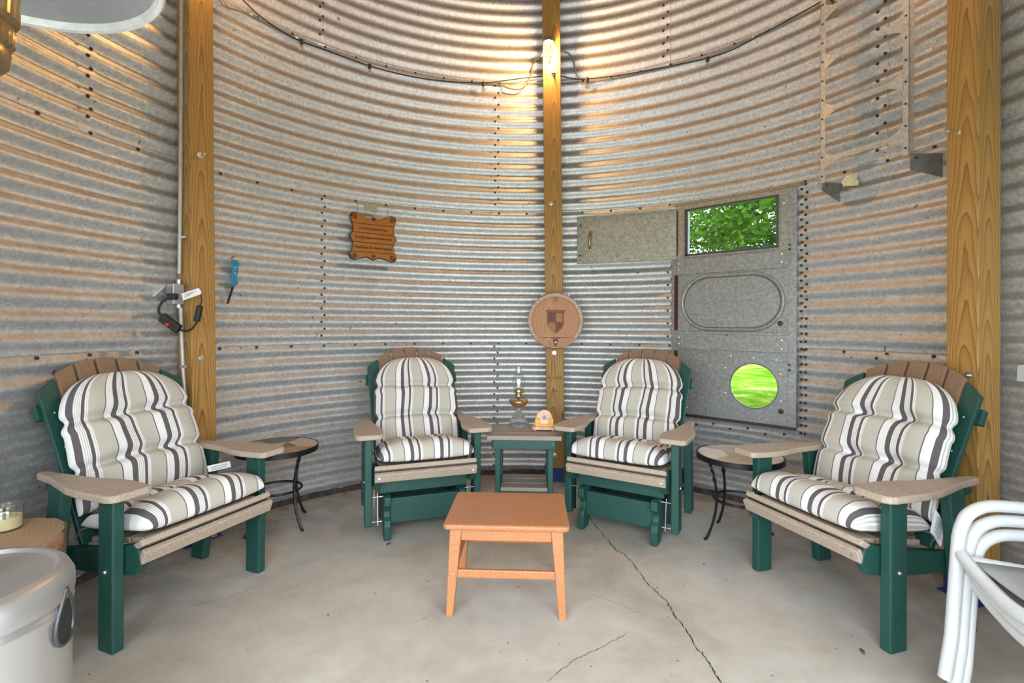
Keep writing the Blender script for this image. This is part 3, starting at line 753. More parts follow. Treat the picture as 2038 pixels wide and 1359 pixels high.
def make_cushion(O, deg, label, seed, flip=False, shift=(0, 0), glider=False, tag_side=0, uvoff=0.0):
    c = empty('striped_chair_cushion', (O[0], O[1], 0), rad(deg - 90)); tag(c, label, 'cushion', 'striped chair cushions')
    rn = random.Random(seed); lift = .02 if glider else 0
    mat = STRIPE_F if flip else STRIPE
    ph = [rn.uniform(0, 6.28) for _ in range(8)]
    H0, H1, HW = .115, .750, .298
    cr = (.32, .655)
    def bk(s, t, side):
        ts = .58
        hw = HW * (.955 + .045 * math.sin(3 * t + 1)) if t < ts else HW * max(0, 1 - ((t - ts) / (1 - ts)) ** 2.5) ** (1 / 2.5)
        hw = max(hw, .012)
        crease = sum(math.exp(-((t - q - .012 * math.sin(2.2 * s + ph[i])) / .030) ** 2) for i, q in enumerate(cr))
        tuft = sum(math.exp(-((t - q) / .055) ** 2 - ((s - ss) / .17) ** 2) for q in cr for ss in (-.36, .36))
        w = s * hw + shift[0]
        w += .010 * math.sin(9 * t + ph[2]) * (1 - abs(s)) + (.012 * crease * -s)
        if abs(s) > .8: w -= math.copysign(.014, s) * crease * (abs(s) - .8) / .2
        h = H0 + (H1 - H0) * t + shift[1]
        e = max(0, 1 - abs(s) ** 3.2) ** .5 * max(0, 1 - abs(2 * t - 1) ** 7) ** .5
        if side == 0:
            d = .040 + .085 * e * (1 - .42 * min(1, crease) - .30 * min(1, tuft)) + .004 * e * math.sin(7 * s + ph[3] + 5 * t) + .004 * e * math.sin(17 * t + ph[4] + 3 * s)
        else: d = .040 - .032 * e
        return back_pt(w, h, d + .004), (s * HW * .97 + uvoff, h)
    pad('back_pad', mat, c, 40, 60, bk)
    U0, U1 = -.35, .088
    def st(s, t, side):
        hw = .288 + .012 * t - .02 * max(0, t - .9) / .1
        crease = math.exp(-((t - .52 - .012 * math.sin(2.4 * s + ph[5])) / .045) ** 2)
        tuft = sum(math.exp(-((t - .52) / .09) ** 2 - ((s - ss) / .17) ** 2) for ss in (-.36, .36))
        w = s * hw + shift[0] * .6 + .008 * math.sin(6 * t + ph[6]) * (1 - abs(s))
        u = U0 + (U1 - U0) * t
        zb = .434 + lift + min(0, (u - .03)) * .13
        e = max(0, 1 - abs(s) ** 4.5) ** .5 * max(0, 1 - abs(2 * t - 1) ** 5) ** .5
        if side == 0: z = zb + .038 + .092 * e * (1 - .38 * crease - .28 * min(1, tuft)) + .004 * e * math.sin(8 * s + ph[7]) + .006 * e * (t > .6)
        else: z = zb + .038 - .035 * e
        if t > .85: u -= 0.0
        return P3(u, w, z), (s * HW * .99 + uvoff, 2 + u)
    pad('seat_pad', mat, c, 40, 34, st)
    # ties and label at the fold
    if tag_side:
        sg = tag_side if isinstance(tag_side, int) else 1
        mb = MB(); N = 6; big = abs(tag_side) > 1
        sg = 1 if tag_side > 0 else -1
        if big:
            pts = [P3(-.30 - .011 * i, (.303 + .003 * math.sin(i)) * sg, .425) for i in range(N + 1)]; up = P3(-.02, .004 * sg, .095)
            for k, p in enumerate(pts): mb.v += [p - Vector((0, 0, .012 * k)) , p + up - Vector((0, 0, .012 * k))]
        else:
            pts = [P3(-.20 + .004 * i, (.19 + .018 * i) * sg, .535) for i in range(N + 1)]; up = P3(-.012, 0, .030)
            for k, p in enumerate(pts): mb.v += [p, p + up]
        for i in range(N): mb.f.append((2 * i, 2 * i + 1, 2 * i + 3, 2 * i + 2))
        o = mb.build('care_tag', PAPER, c, weld=False); so = o.modifiers.new('s', 'SOLIDIFY'); so.thickness = .0015; o['label'] = 'white printed care tag'
        for q in range(5 if big else 2):
            fr = .2 + .15 * q if big else .35 + .3 * q; lift_ = Vector((-sg * .0022, 0, 0)) if big else Vector((0, .0022, 0))
            for sd in (1, -1):
                ln = [p + up * fr - (Vector((0, 0, .012 * k)) if big else Vector()) + lift_ * sd for k, p in enumerate(pts)][1:-1]
                m2 = MB(); m2.tube(ln, .0012, 4); m2.build('fine_print', INKBLUE, o)
    mb = MB()
    for sg in (1, -1):
        mb.tube(smooth_path([P3(-.30, .27 * sg, .42 + lift), P3(-.31, .30 * sg, .415 + lift), P3(-.33, .30 * sg, .385 + lift)], 4), .004, 6)
    mb.build('tie', mat, c, smooth=True)
    return c

LA = ((-1.4075, 2.2295), -21.3); RA = ((1.3796, 2.2590), 197.0); RG = ((.656, 3.007), 239.3); LG = ((-.5294, 3.0285), 289.3)
make_chair(*LA, False, 'green and tan fan-back armchair beside the log stump and the outlet post')
make_chair(*RA, False, 'green and tan fan-back armchair beside the stacked white chairs')
make_chair(*LG, True, 'green and tan fan-back glider chair below the hanging wooden sign')
make_chair(*RG, True, 'green and tan fan-back glider chair in front of the metal hatch door')
make_cushion(*LA, 'striped beige and charcoal cushion on the armchair beside the log stump', 1, shift=(.004, .0), tag_side=1, uvoff=-.058)
make_cushion(*RA, 'striped cushion with a large printed tag, on the armchair beside the white chairs', 2, shift=(-.004, -.01), tag_side=2, uvoff=-.026)
make_cushion(*LG, 'striped beige and charcoal cushion on the glider below the hanging sign', 3, shift=(.010, .0), glider=True, uvoff=-.039)
make_cushion(*RG, 'striped beige and charcoal cushion on the glider in front of the metal hatch door', 4, flip=True, shift=(-.010, .0), glider=True, uvoff=.053)

# ------------------------------------------------------------------ footstool
fs = empty('footstool', (-.012, 2.352, 0), rad(-2.5)); tag(fs, 'copper brown painted footstool on the concrete floor, between the chairs', 'footstool')
mb = MB(); mb.prism(round_rect(.555, .43, .022), lambda a, b, t: (a, b, t), .385, .410); mb.build('top', STOOL, fs, bevel=.009, seg=3, smooth=False)
for sy in (-1, 1):
    mb = MB(); mb.box((0, sy * .172, .357), (.40, .022, .056)); mb.build('apron', STOOL, fs, bevel=.003)
for sx in (-1, 1):
    mb = MB(); mb.box((sx * .212, 0, .357), (.022, .30, .056)); mb.build('apron', STOOL, fs, bevel=.003)
    for sy in (-1, 1):
        mb = MB()
        def q4(x0, x1, y0, y1, z): return [(sx * x0, sy * y0, z), (sx * x1, sy * y0, z), (sx * x1, sy * y1, z), (sx * x0, sy * y1, z)]
        a = q4(.232, .264, .172, .204, 0); b = q4(.205, .253, .155, .192, .30); d = q4(.196, .250, .15, .188, .385)
        mb.v += [Vector(p) for p in a + b + d]
        for i in (0, 4):
            for k in range(4): mb.f.append((i + k, i + (k + 1) % 4, i + 4 + (k + 1) % 4, i + 4 + k))
        mb.f += [(0, 1, 2, 3), (8, 9, 10, 11)]
        lg = mb.build('leg', STOOL, fs, bevel=.004)
        if sy < 0:
            qq = MB(); qq.ball((sx * .232, -.1975, .185), .005, 5); qq.build('screw', STEEL, lg)
for sy in (-1, 1):
    mb = MB(); mb.box((0, sy * .178, .183), (.44, .018, .036)); mb.build('stretcher', STOOL, fs, bevel=.004)
for sx in (-1, 1):
    mb = MB(); mb.box((sx * .232, 0, .20), (.018, .34, .036)); mb.build('stretcher', STOOL, fs, bevel=.004)

# ------------------------------------------------------------------ slatted side table between the gliders
st = empty('slatted_side_table', (.089, 3.305, 0), rad(-2)); tag(st, 'green side table with weathered slatted top and lower shelf, below the oil lamp', 'side table')
for i in range(4):
    mb = MB(); mb.box((0, -.15 + i * .1, .566), (.475, .092, .028)); mb.build('top_slat', GREYTAN, st, bevel=.004)
for sy in (-1, 1):
    mb = MB(); mb.box((0, sy * .172, .522), (.395, .03, .058)); mb.build('apron', GREEN, st, bevel=.004)
for sx in (-1, 1):
    mb = MB(); mb.box((sx * .195, 0, .522), (.03, .31, .058)); mb.build('apron', GREEN, st, bevel=.004)
    for sy in (-1, 1):
        mb = MB(); mb.box((sx * .168, sy * .15, .2755), (.034, .034, .551)); lg = mb.build('leg', GREEN, st, bevel=.004)
        if sy < 0:
            q = MB(); q.ball((sx * .185, -.187, .527), .004, 5); q.build('screw', STEEL, lg)
for i in range(3):
    mb = MB(); mb.box((0, -.12 + i * .1, .232), (.30, .090, .024)); mb.build('shelf_slat', GREYTAN, st, bevel=.004)
mb = MB()
for sx in (-1, 1): mb.box((sx * .165, 0, .205), (.028, .28, .03))
mb.box((0, -.15, .205), (.3, .02, .03)); mb.build('shelf_rail', GREEN, st, bevel=.003)

# oil lamp
lp = at_z(1032, 847, .58)
ol = empty('oil_lamp', (lp.x, lp.y, .58)); tag(ol, 'clear glass oil lamp with amber oil standing on the slatted side table', 'oil lamp')
k = .000426
rib = lambda a, z: 1 + (.05 * cos(24 * a) if .012 < z < .10 else 0)
mb = MB(); mb.lathe([(.070, 0), (.0725, .006), (.071, .02), (.060, .035), (.043, .058), (.028, .085), (.018, .105), (.0125, .118), (.015, .125)], 96, wob=rib)
t = NT('pressed_glass'); t.set((.93, .94, .93), .06); t.b.inputs['Transmission Weight'].default_value = .85; t.b.inputs['IOR'].default_value = 1.4
mb.build('foot', t.m, ol, smooth=True)
fo = [(.013, .122), (.030, .130), (.050, .143), (.062, .156), (.067, .168), (.065, .180), (.055, .192), (.038, .201), (.024, .206)]
mb = MB(); mb.shell(fo, 40); mb.build('font', CLEAR, ol, smooth=True)
t = NT('amber_oil'); t.set((.60, .27, .03), .05); t.b.inputs['Transmission Weight'].default_value = .6; t.b.inputs['IOR'].default_value = 1.3
mb = MB(); mb.lathe([(.011, .124), (.028, .132), (.047, .144), (.059, .157), (.0642, .168), (.0625, .180), (.0585, .186), (1e-7, .186)], 40); mb.build('oil', t.m, ol, smooth=True)
mb = MB(); mb.lathe([(.024, .203), (.0245, .222), (.020, .224), (.020, .230), (.038, .232), (.039, .236), (.028, .238), (.027, .25), (.018, .262), (.006, .266), (1e-7, .266)], 32); mb.tube([(.02, 0, .225), (.045, 0, .222)], .003, 6); mb.tube([(.043, 0, .222), (.047, 0, .222)], .009, 12)
mb.build('burner', BRASS, ol, smooth=True)
mb = MB(); mb.box((0, 0, .19), (.012, .003, .05)); mb.build('wick', simple('wick', (.05, .045, .04), .9), ol)
ch = [(.036, .237), (.033, .245), (.036, .262), (.043, .285), (.045, .305), (.042, .328), (.034, .352), (.027, .375), (.0245, .395), (.025, .408), (.029, .418)]
mb = MB(); mb.shell(ch, 48); mb.v = [v + Vector((0, 0, .003 * cos(8 * math.atan2(v.y, v.x)))) if v.z > .41 else v for v in mb.v]
o = mb.build('chimney', CLEAR, ol, smooth=True)

# coaster set: round stone coaster standing in a holder
cp = at_z(1083, 855, .58)
hold = empty('coaster_holder', (cp.x, cp.y, .58), rad(-4)); tag(hold, 'pink stone base with two orange uprights beside the oil lamp', 'coaster holder')
mb = MB(); mb.box((0, 0, .017), (.155, .10, .018))
for sx in (-1, 1):
    for sy in (-1, 1): mb.lathe([(.008, 0), (.008, .008)], 10, (sx * .058, sy * .035, 0))
mb.build('base', PINK, hold, bevel=.003)
for sx in (-1, 1):
    mb = MB(); mb.box((sx * .047, -.022, .052), (.028, .018, .052)); mb.build('upright', ORANGE, hold, bevel=.003)
mb = MB(); mb.box((0, -.022, .034), (.07, .018, .016)); mb.box((0, .03, .05), (.12, .012, .048)); mb.build('rail', ORANGE, hold, bevel=.003)
cs = empty('round_coaster', (cp.x, cp.y + .002, .642 - .014), rad(-4)); tag(cs, 'round pink stone coaster with a starfish motif standing in the orange holder', 'coaster')
mb = MB(); mb.lathe([(.052, -.006), (.054, -.003), (.054, .003), (.052, .006)], 40); mb.xform(Matrix.Translation((0, .006, .030)) @ Matrix.Rotation(rad(80), 4, 'X')); mb.build('disc', PINK, cs, smooth=True)
mb = MB(); pts = []
for i in range(10):
    r = .026 if i % 2 == 0 else .009; a = pi / 2 + i * pi / 5; pts.append((r * cos(a), r * sin(a) * .8))
mb.prism(pts, lambda a, b, t: (a, b, t), .0055, .009); mb.xform(Matrix.Translation((.002, .006, .030)) @ Matrix.Rotation(rad(80), 4, 'X')); mb.build('starfish_motif', simple('motif', (.28, .22, .17), .6, 0, .5, 90), cs)
mb = MB(); mb.prism([(-.03, -.04), (.03, -.04), (.035, -.02), (.02, -.014), (-.02, -.014), (-.035, -.02)], lambda a, b, t: (a, b, t), .0055, .0085); mb.xform(Matrix.Translation((0, .006, .030)) @ Matrix.Rotation(rad(80), 4, 'X')); mb.build('shell_motif', simple('motif_pale', (.75, .55, .45), .6), cs)

# ------------------------------------------------------------------ tile-top iron side tables
def tile_table(cx, cy, rot, cols, label, seed):
    tt = empty('tile_side_table', (cx, cy, 0), rad(rot)); tag(tt, label, 'side table', 'tile-topped iron side tables')
    rn = random.Random(seed); zt, r0 = .505, .245
    mb = MB(); mb.lathe([(r0 - .012, zt - .03), (r0, zt - .03), (r0, zt + .002), (r0 - .006, zt + .003), (r0 - .006, zt - .006), (1e-7, zt - .006)], 56); mb.build('rim', BLACK, tt, smooth=True)
    mb = MB(); mb.lathe([(1e-7, zt - .006), (r0 - .007, zt - .006), (r0 - .007, zt), (1e-7, zt)], 48); mb.build('grout_bed', GROUT, tt)
    inner = [(.10 * rn.uniform(.75, 1.25), a + rn.uniform(-.25, .25)) for a in np.linspace(0, 2 * pi, 6)[:-1]]
    def tl(poly, c):
        g = Vector((sum(p[0] for p in poly) / len(poly), sum(p[1] for p in poly) / len(poly)))
        poly = [tuple(g + (Vector(p) - g) * .955) for p in poly]
        m = MB(); m.prism(poly, lambda a, b, t: (a, b, t), zt, zt + .003); m.build('tile', c, tt)
    I = [(r * cos(a), r * sin(a)) for r, a in inner]
    tl(I[:3] + [I[4]] if False else [I[0], I[1], I[2]], cols[0]); tl([I[0], I[2], I[3], I[4]], cols[1])
    for i in range(5):
        a0, a1 = inner[i][1], inner[(i + 1) % 5][1]
        if a1 < a0: a1 += 2 * pi
        arc = [((r0 - .012) * cos(a), (r0 - .012) * sin(a)) for a in np.linspace(a0, a1, 9)]
        tl([I[i]] + arc + [I[(i + 1) % 5]], cols[(2 + i) % len(cols)])
    for kq in range(4):
        a = pi / 4 + kq * pi / 2
        pr = smooth_path([(.205, zt - .03), (.19, .44), (.165, .36), (.152, .28), (.153, .20), (.172, .11), (.205, .03), (.222, .008)], 6)
        if 0: pass
        pth = [Vector((p.x * cos(a), p.x * sin(a), p.y)) for p in [Vector((q[0], q[1], 0)) for q in pr]]
        mb = MB(); mb.tube(pth, .0085, 6)
        tw = [p for p in pth if .34 < p.z < .45]
        if len(tw) > 3:
            for ph in (0, pi): mb.tube([p + Vector((cos(ph + i * .9), sin(ph + i * .9), 0)) * .0075 for i, p in enumerate(tw)], .005, 5)
        mb.ball(pth[-1], .011, 6, .7)
        mb.build('leg', BLACK, tt, smooth=True)
    mb = MB(); mb.tube([(.145 * cos(a), .145 * sin(a), .235) for a in np.linspace(0, 2 * pi, 49)[:-1]], .008, 8, True); mb.build('ring_stretcher', BLACK, tt, smooth=True)
def foot_rot(x, y, cx, cy): return math.degrees(math.atan2(y - cy, x - cx)) - 45
tile_table(-1.492, 3.138, foot_rot(-1.297, 3.047, -1.492, 3.138), [STONE[0], STONE[2], STONE[1], STONE[2], STONE[0], STONE[1]], 'black iron side table with dark slate tile top beside the armchair near the conduit post', 11)
tile_table(1.384, 2.978, foot_rot(1.164, 2.941, 1.384, 2.978), [STONE[5], STONE[4], STONE[3], STONE[4], STONE[3], STONE[5]], 'black iron side table with pale cream tile top below the metal hatch door', 4)

# ------------------------------------------------------------------ log stump and candle
sp_ = Vector((-1.85, 1.75, 0))
lg = empty('log_stump', sp_); tag(lg, 'cut log stump with bark standing beside the armchair, under the candle', 'stump')
wob = lambda a, z: 1 + .035 * sin(3 * a + 1) + .03 * cos(5 * a) + .012 * sin(17 * a + 9 * z) + .01 * sin(29 * a)
mb = MB(); n = 90
prof = [(.205, 0), (.198, .08), (.196, .2), (.198, .33), (.202, .42), (.207, .505), (.200, .514)]
mb.lathe(prof, n, wob=wob); mb.build('bark', BARK, lg, smooth=True, ang=60)
mb = MB(); mb.lathe([(.197, .509), (.197, .515), (1e-7, .516)], n, wob=wob); mb.build('cut_face', LOG, lg)
cpz = at_z(10, 1062, .50)
cd = empty('candle_jar', (cpz.x, cpz.y, .517)); tag(cd, 'cream candle in a clear glass jar on the log stump', 'candle')
mb = MB(); mb.lathe([(.042, .004), (.046, .008), (.046, .048), (1e-7, .048)], 32); mb.build('wax', WAX, cd, smooth=True)
mb = MB(); mb.shell([(1e-6, .0), (.048, .0), (.051, .006), (.051, .072), (.049, .078)], 40); mb.build('jar', CLEAR, cd, smooth=True)
mb = MB(); mb.lathe([(.0525, .078), (.053, .082), (.052, .092), (.045, .095), (1e-7, .096)], 40); mb.build('lid', STEEL if False else CLEAR, cd, smooth=True)

# ------------------------------------------------------------------ patio heater (base, burner and reflector)
HX, HY = -1.205, 1.06
ht = empty('patio_heater', (HX, HY, 0.0)); tag(ht, 'stainless steel patio heater with round tank cover and wide shallow reflector', 'patio heater')
mb = MB(); mb.lathe([(.20, .0), (.205, .02), (.205, .03), (.196, .045), (.196, .62), (.199, .632), (.199, .64), (.196, .645), (.196, .66)], 64); mb.build('tank_cover', BRUSHED, ht, smooth=True)
mb = MB(); mb.lathe([(.200, .655), (.201, .665), (.2, .690), (.19, .712), (.178, .722), (.170, .722), (.163, .714), (.150, .712), (.06, .716), (.05, .73), (1e-7, .732)], 64); mb.build('cover_lid', simple('heater_lid', (.46, .45, .44), .42, .8, .12, 6), ht, smooth=True)
mb = MB(); mb.lathe([(.028, .735), (.028, 1.85)], 24); mb.build('pole', BRUSHED, ht, smooth=True)
ribs = lambda a, z: 1 + .03 * (1 if sin(26 * a) > 0 else -1)
mb = MB(); mb.lathe([(.045, 1.84), (.075, 1.85), (.085, 1.862), (.088, 1.89), (.084, 1.90), (.092, 1.91), (.094, 1.94), (.088, 1.95), (.102, 1.965), (.104, 2.06), (.098, 2.10), (.03, 2.13)], 130, wob=lambda a, z: 1 + (.03 * sin(30 * a) if 1.905 < z < 1.955 else 0)); mb.build('burner', HAMMER, ht, smooth=True)
RC = Vector((-.03, .015, 0))
mb = MB(); mb.shell([(1e-6, 2.30), (.12, 2.29), (.28, 2.235), (.375, 2.165)], 72, RC); o = mb.build('reflector', REFL, ht, smooth=True); so = o.modifiers.new('s', 'SOLIDIFY'); so.thickness = .003
mb = MB(); mb.shell([(.370, 2.168), (.374, 2.145), (.384, 2.142), (.390, 2.15), (.386, 2.172), (.374, 2.172)], 72, RC); mb.build('reflector_rim', simple('rim_white', (.80, .80, .78), .35, .2), o, smooth=True)
for a in (20, 140, 260):
    mb = MB(); c, s = cos(rad(a)), sin(rad(a))
    mb.tube([RC + Vector((.12 * c, .12 * s, 2.282)), RC + Vector((.28 * c, .28 * s, 2.229)), RC + Vector((.37 * c, .37 * s, 2.162))], .006, 6); sm = mb.build('seam_strip', WHITE, o)
    mb = MB(); mb.ball(RC + Vector((.31 * c, .31 * s, 2.208)), .012, 6); mb.build('screw', BOLT, o)
# teardrop hand hole in the tank cover
ha = rad(19); rr = .1985
def cyl(x, y, d): return Vector(((rr + d) * cos(ha + x / rr), (rr + d) * sin(ha + x / rr), .617 + y))
tear = []
for i in range(40):
    a = 2 * pi * i / 40; x = .050 * sin(a) * (sin(a / 2) ** 1.2) ; y = .062 * cos(a); tear.append((x, y + .0))
mb = MB(); mb.tube([cyl(x, y, .001) for x, y in tear], .0050, 8, True); mb.build('hand_hole_rim', simple('dark_trim', (.05, .05, .055), .25, .3), ht, smooth=True)
mb = MB(); c0 = cyl(0, -.02, .0012); mb.v = [c0] + [cyl(x, y, .0012) for x, y in tear]; mb.f = [(0, i + 1, (i + 1) % 40 + 1) for i in range(40)]; mb.build('hand_hole', RUBBER, ht)

# ------------------------------------------------------------------ stacked white patio chairs
def white_chair(dx, dz, label):
    c = empty('white_patio_chair', (1.47 + dx, 1.65 + dx * .15, dz), rad(-6)); tag(c, label, 'chair', 'stacked white patio chairs')
    WD = .52
    for sy, nm in ((0, 1), (-WD, -1)):
        pth = [(-.012, sy, 0)] + [(.0 + .030 * t, sy, .47 * t) for t in (.3, .6, 1.0)] + smooth_path([(.036, sy, .50), (.055, sy, .545), (.095, sy, .573), (.15, sy, .582), (.28, sy, .576), (.46, sy, .565), (.52, sy, .555)], 5)
        mb = MB(); mb.tube(pth, .0195, 12, flat=1.0); mb.build('leg_and_arm', WHITE, c, smooth=True)
        mb = MB(); mb.tube(smooth_path([(.60, sy, 0), (.55, sy, .22), (.50, sy, .42), (.535, sy, .60), (.60, sy, .90)], 6), .0165, 10); mb.build('rear_leg', WHITE, c, smooth=True)
    mb = MB(); mb.tube(smooth_path([(.03, 0, .425), (.015, -.12, .385), (.0, -WD / 2, .365), (.015, -WD + .12, .385), (.03, -WD, .425)], 6), .0185, 10, flat=1.2); mb.build('front_rail', WHITE, c, smooth=True)
    for sy in (-.03, -WD + .03):
        mb = MB(); mb.tube([(.03, sy, .415), (.25, sy, .385), (.51, sy, .365)], .012, 8); mb.build('seat_rail', WHITE, c, smooth=True)
    mb = MB(); n = 8
    for i in range(n + 1):
        for j in range(n + 1):
            u, v = i / n, j / n; mb.v.append(Vector((.045 + .46 * u, -.03 - (WD - .06) * v, .415 - .045 * u - .03 * sin(pi * v))))
    for i in range(n):
        for j in range(n): a = i * (n + 1) + j; mb.f.append((a, a + 1, a + n + 2, a + n + 1))
    o = mb.build('seat_sling', SLING, c, smooth=True); so = o.modifiers.new('s', 'SOLIDIFY'); so.thickness = .004
    mb = MB(); mb.add([(.535, -.02, .52), (.535, -WD + .02, .52), (.60, -WD + .02, .88), (.60, -.02, .88)], [(0, 1, 2, 3)]); o = mb.build('back_sling', SLING, c); o.modifiers.new('s', 'SOLIDIFY').thickness = .004
    mb = MB(); mb.tube([(.60, 0, .90), (.61, -.1, .92), (.61, -WD + .1, .92), (.60, -WD, .90)], .0165, 10); mb.build('top_rail', WHITE, c, smooth=True)
white_chair(0, .106, 'white tube-framed patio chair, topmost of the stack of three')
white_chair(.034, .055, 'white tube-framed patio chair in the middle of the stack of three')
white_chair(.055, .006, 'white tube-framed patio chair at the bottom of the stack of three')

# ------------------------------------------------------------------ things on the wall
# ladder
LADD = empty('wall_ladder'); tag(LADD, 'galvanised steel ladder bracketed to the corrugated wall beside the post', 'ladder')
A = at_wall(1637, 220, .13); B = at_wall(1803, 160, .13)
A = Vector((A.x, A.y, 0)); B = Vector((B.x, B.y, 0)); ex = (B - A).normalized(); en = Vector((-ex.y, ex.x, 0))
if en.dot(Vector((CX, CY, 0)) - A) < 0: en = -en
W_ = (B - A).length
lpnt = lambda s, z, d: A + ex * s + en * d + Vector((0, 0, z))
for s0, nm in ((-.012, 0), (W_ - .012, 1)):
    mb = MB(); zb = 2.17 if nm == 0 else 2.20; zt_ = SEAM0 + 5 * RING - .1
    mb.hexa([lpnt(s0, zb, 0), lpnt(s0 + .03, zb, 0), lpnt(s0 + .03, zb, .004), lpnt(s0, zb, .004)], [lpnt(s0, zt_, 0), lpnt(s0 + .03, zt_, 0), lpnt(s0 + .03, zt_, .004), lpnt(s0, zt_, .004)])
    s1 = s0 if nm == 0 else s0 + .026
    mb.hexa([lpnt(s1, zb, -.04), lpnt(s1 + .004, zb, -.04), lpnt(s1 + .004, zb, .004), lpnt(s1, zb, .004)], [lpnt(s1, zt_, -.04), lpnt(s1 + .004, zt_, -.04), lpnt(s1 + .004, zt_, .004), lpnt(s1, zt_, .004)])
    rl = mb.build('side_rail', LADDER, LADD)
    mb = MB()
    for i in range(28):
        q = MB(); q.lathe([(.006, 0), (.006, .003), (1e-7, .005)], 8); q.xform(Matrix.Translation(lpnt(s0 + .014, zb + .04 + i * .118, .004)) @ Vector((0, 0, 1)).rotation_difference(en).to_matrix().to_4x4()); mb.add(q.v, q.f)
    mb.build('fastener_heads', BOLT, rl)
for i in range(10):
    z = 2.30 + i * .305
    top, bot = [], []
    for t in np.linspace(0, 1, 25):
        e = max(0, 1 - min(t, 1 - t) / .2) ** 2; s = .01 + (W_ - .02) * t
        top.append((s, z + .017 + .045 * e)); bot.append((s, z - .017 - .035 * e))
    mb = MB()
    for d0 in (.001, .005): mb.v += [lpnt(s, zz, d0 + .012 * max(0, sin(pi * (s / W_)))) for s, zz in top + bot]
    n = len(top)
    for a in range(n - 1):
        mb.f += [(a, a + 1, n + a + 1, n + a), (2 * n + a + 1, 2 * n + a, 3 * n + a, 3 * n + a + 1), (a + 1, a, 2 * n + a, 2 * n + a + 1), (n + a, n + a + 1, 3 * n + a + 1, 3 * n + a)]
    for a in (0, n - 1): mb.f.append((a, n + a, 3 * n + a, 2 * n + a))
    rg = mb.build('rung', LADDER, LADD)
    mb = MB(); mb.tube([lpnt(s, zz - .012, .009 + .012 * sin(pi * s / W_)) for s, zz in [(p[0], z) for p in top][4:-4]], .007, 6); mb.build('rolled_edge', LADDER, rg, smooth=True)
DKG = make_galv('bracket_grey', (.20, .20, .19), 0, .5, .5)
for pts4, nm in ((((1640, 362, .13), (1677, 366, .0), (1672, 402, .0), (1636, 378, .13)), 0), (((1812, 305, .13), (1876, 305, .012), (1876, 352, .012), (1812, 338, .13)), 1)):
    q = [at_wall(x, y, d) for x, y, d in pts4]; nrm = (q[1] - q[0]).cross(q[3] - q[0]).normalized() * .004
    mb = MB(); mb.hexa(q, [p + nrm for p in q]); br = mb.build('standoff_bracket', DKG, LADD)
    mb = MB(); c = q[0].lerp(q[2], .18); mb.ball(c + nrm, .009, 6); mb.build('bolt', BOLT, br)
# upper bracket seen at the top of the ladder
q = [at_wall(x, y, d) for x, y, d in ((1634, 2, .13), (1668, 2, .0), (1670, 34, .0), (1636, 36, .13))]
mb = MB(); nrm = (q[1] - q[0]).cross(q[3] - q[0]).normalized() * .004; mb.hexa(q, [p + nrm for p in q]); mb.build('standoff_bracket', DKG, LADD)

# torn paper label, metal label, wall outlet cover at the right
def card(name, pix, d, mat, label, cat, thick=.0015):
    q = [at_wall(x, y, d) for x, y in pix]; nrm = (q[1] - q[0]).cross(q[-1] - q[0]).normalized() * thick
    if nrm.dot(Vector((CX, CY, q[0].z)) - q[0]) < 0: nrm = -nrm
    mb = MB(); mb.hexa(q, [p + nrm for p in q]); return tag(mb.build(name, mat), label, cat)
card('torn_paper_label', [(1674, 362), (1684, 350), (1700, 346), (1708, 344), (1705, 356), (1709, 360), (1708, 369), (1680, 370)], .012, OLDPAPER, 'torn yellowed paper label stuck on the wall below the ladder', 'label')
card('faded_label', [(724, 404), (752, 408), (751, 424), (725, 420)], .012, simple('faded_label', (.36, .33, .25), .8, .0, .3, 60), 'faded grey label on the wall above the wooden sign', 'label')
card('outlet_cover', [(2030, 727), (2048, 725), (2048, 760), (2028, 758)], .018, WHITE, 'white cover plate on the wall at the edge beyond the post', 'cover plate', .012)

# wooden sign hanging from two seam bolts
SM = wall_frame(121.85, 1.962, .040)
sg = empty('hanging_wooden_sign', m=SM); tag(sg, 'scalloped varnished wooden sign with carved lettering hanging on wires', 'sign')
half = [(0, .86), (.12, .79), (.3, .78), (.55, .92), (.75, 1.0), (.9, .97), (.985, .82), (.90, .60), (.86, .38), (.88, .2), (.98, 0.02), (1.0, -.02), (.88, -.2), (.86, -.35), (.88, -.52), (.97, -.7), (1, -.82), (.93, -.95), (.78, -1.0), (.5, -.9), (.25, -.85), (0, -.97)]
outl = [(x * .188, y * .186) for x, y in half] + [(-x * .188, y * .186) for x, y in half[-2:0:-1]]
mb = MB(); mb.prism([(x, y) for x, y in outl], lambda a, b, t: (a, b, t), -.004, .016); bd = mb.build('board', SIGND, sg, bevel=.003)
bd['label'] = 'dark burnt board edge'
ys = [.186 * 1.02, .100, .030, -.045, -.118, -.19]
def clip(poly, y0, y1):
    def cut(P, yy, keep_above):
        out = []
        for i in range(len(P)):
            a, b = P[i], P[(i + 1) % len(P)]; ia = (a[1] >= yy) == keep_above; ib = (b[1] >= yy) == keep_above
            if ia: out.append(a)
            if ia != ib: t = (yy - a[1]) / (b[1] - a[1]); out.append((a[0] + t * (b[0] - a[0]), yy))
        return out
    return cut(cut(poly, y0, True), y1, False)
for i in range(5):
    pl = clip([(x * .955, y * .955) for x, y in outl], ys[i + 1] + .0028, ys[i] - .0028)
    mb = MB(); mb.prism(pl, lambda a, b, t: (a, b, t), .014, .019); mb.build('plank', SIGNW, sg)
for s_, y_, sx in (('Let Us Newly Return From', .064, .84), ('Dreaming, Visions And Religions, And', -.006, .80), ('Simply Enjoy Fine Quaint Company', -.082, .86)):
    text_part('lettering', s_, .0235, SIGND, Matrix.Translation((0, y_, .0195)), sg, .0006, sx, .0011)
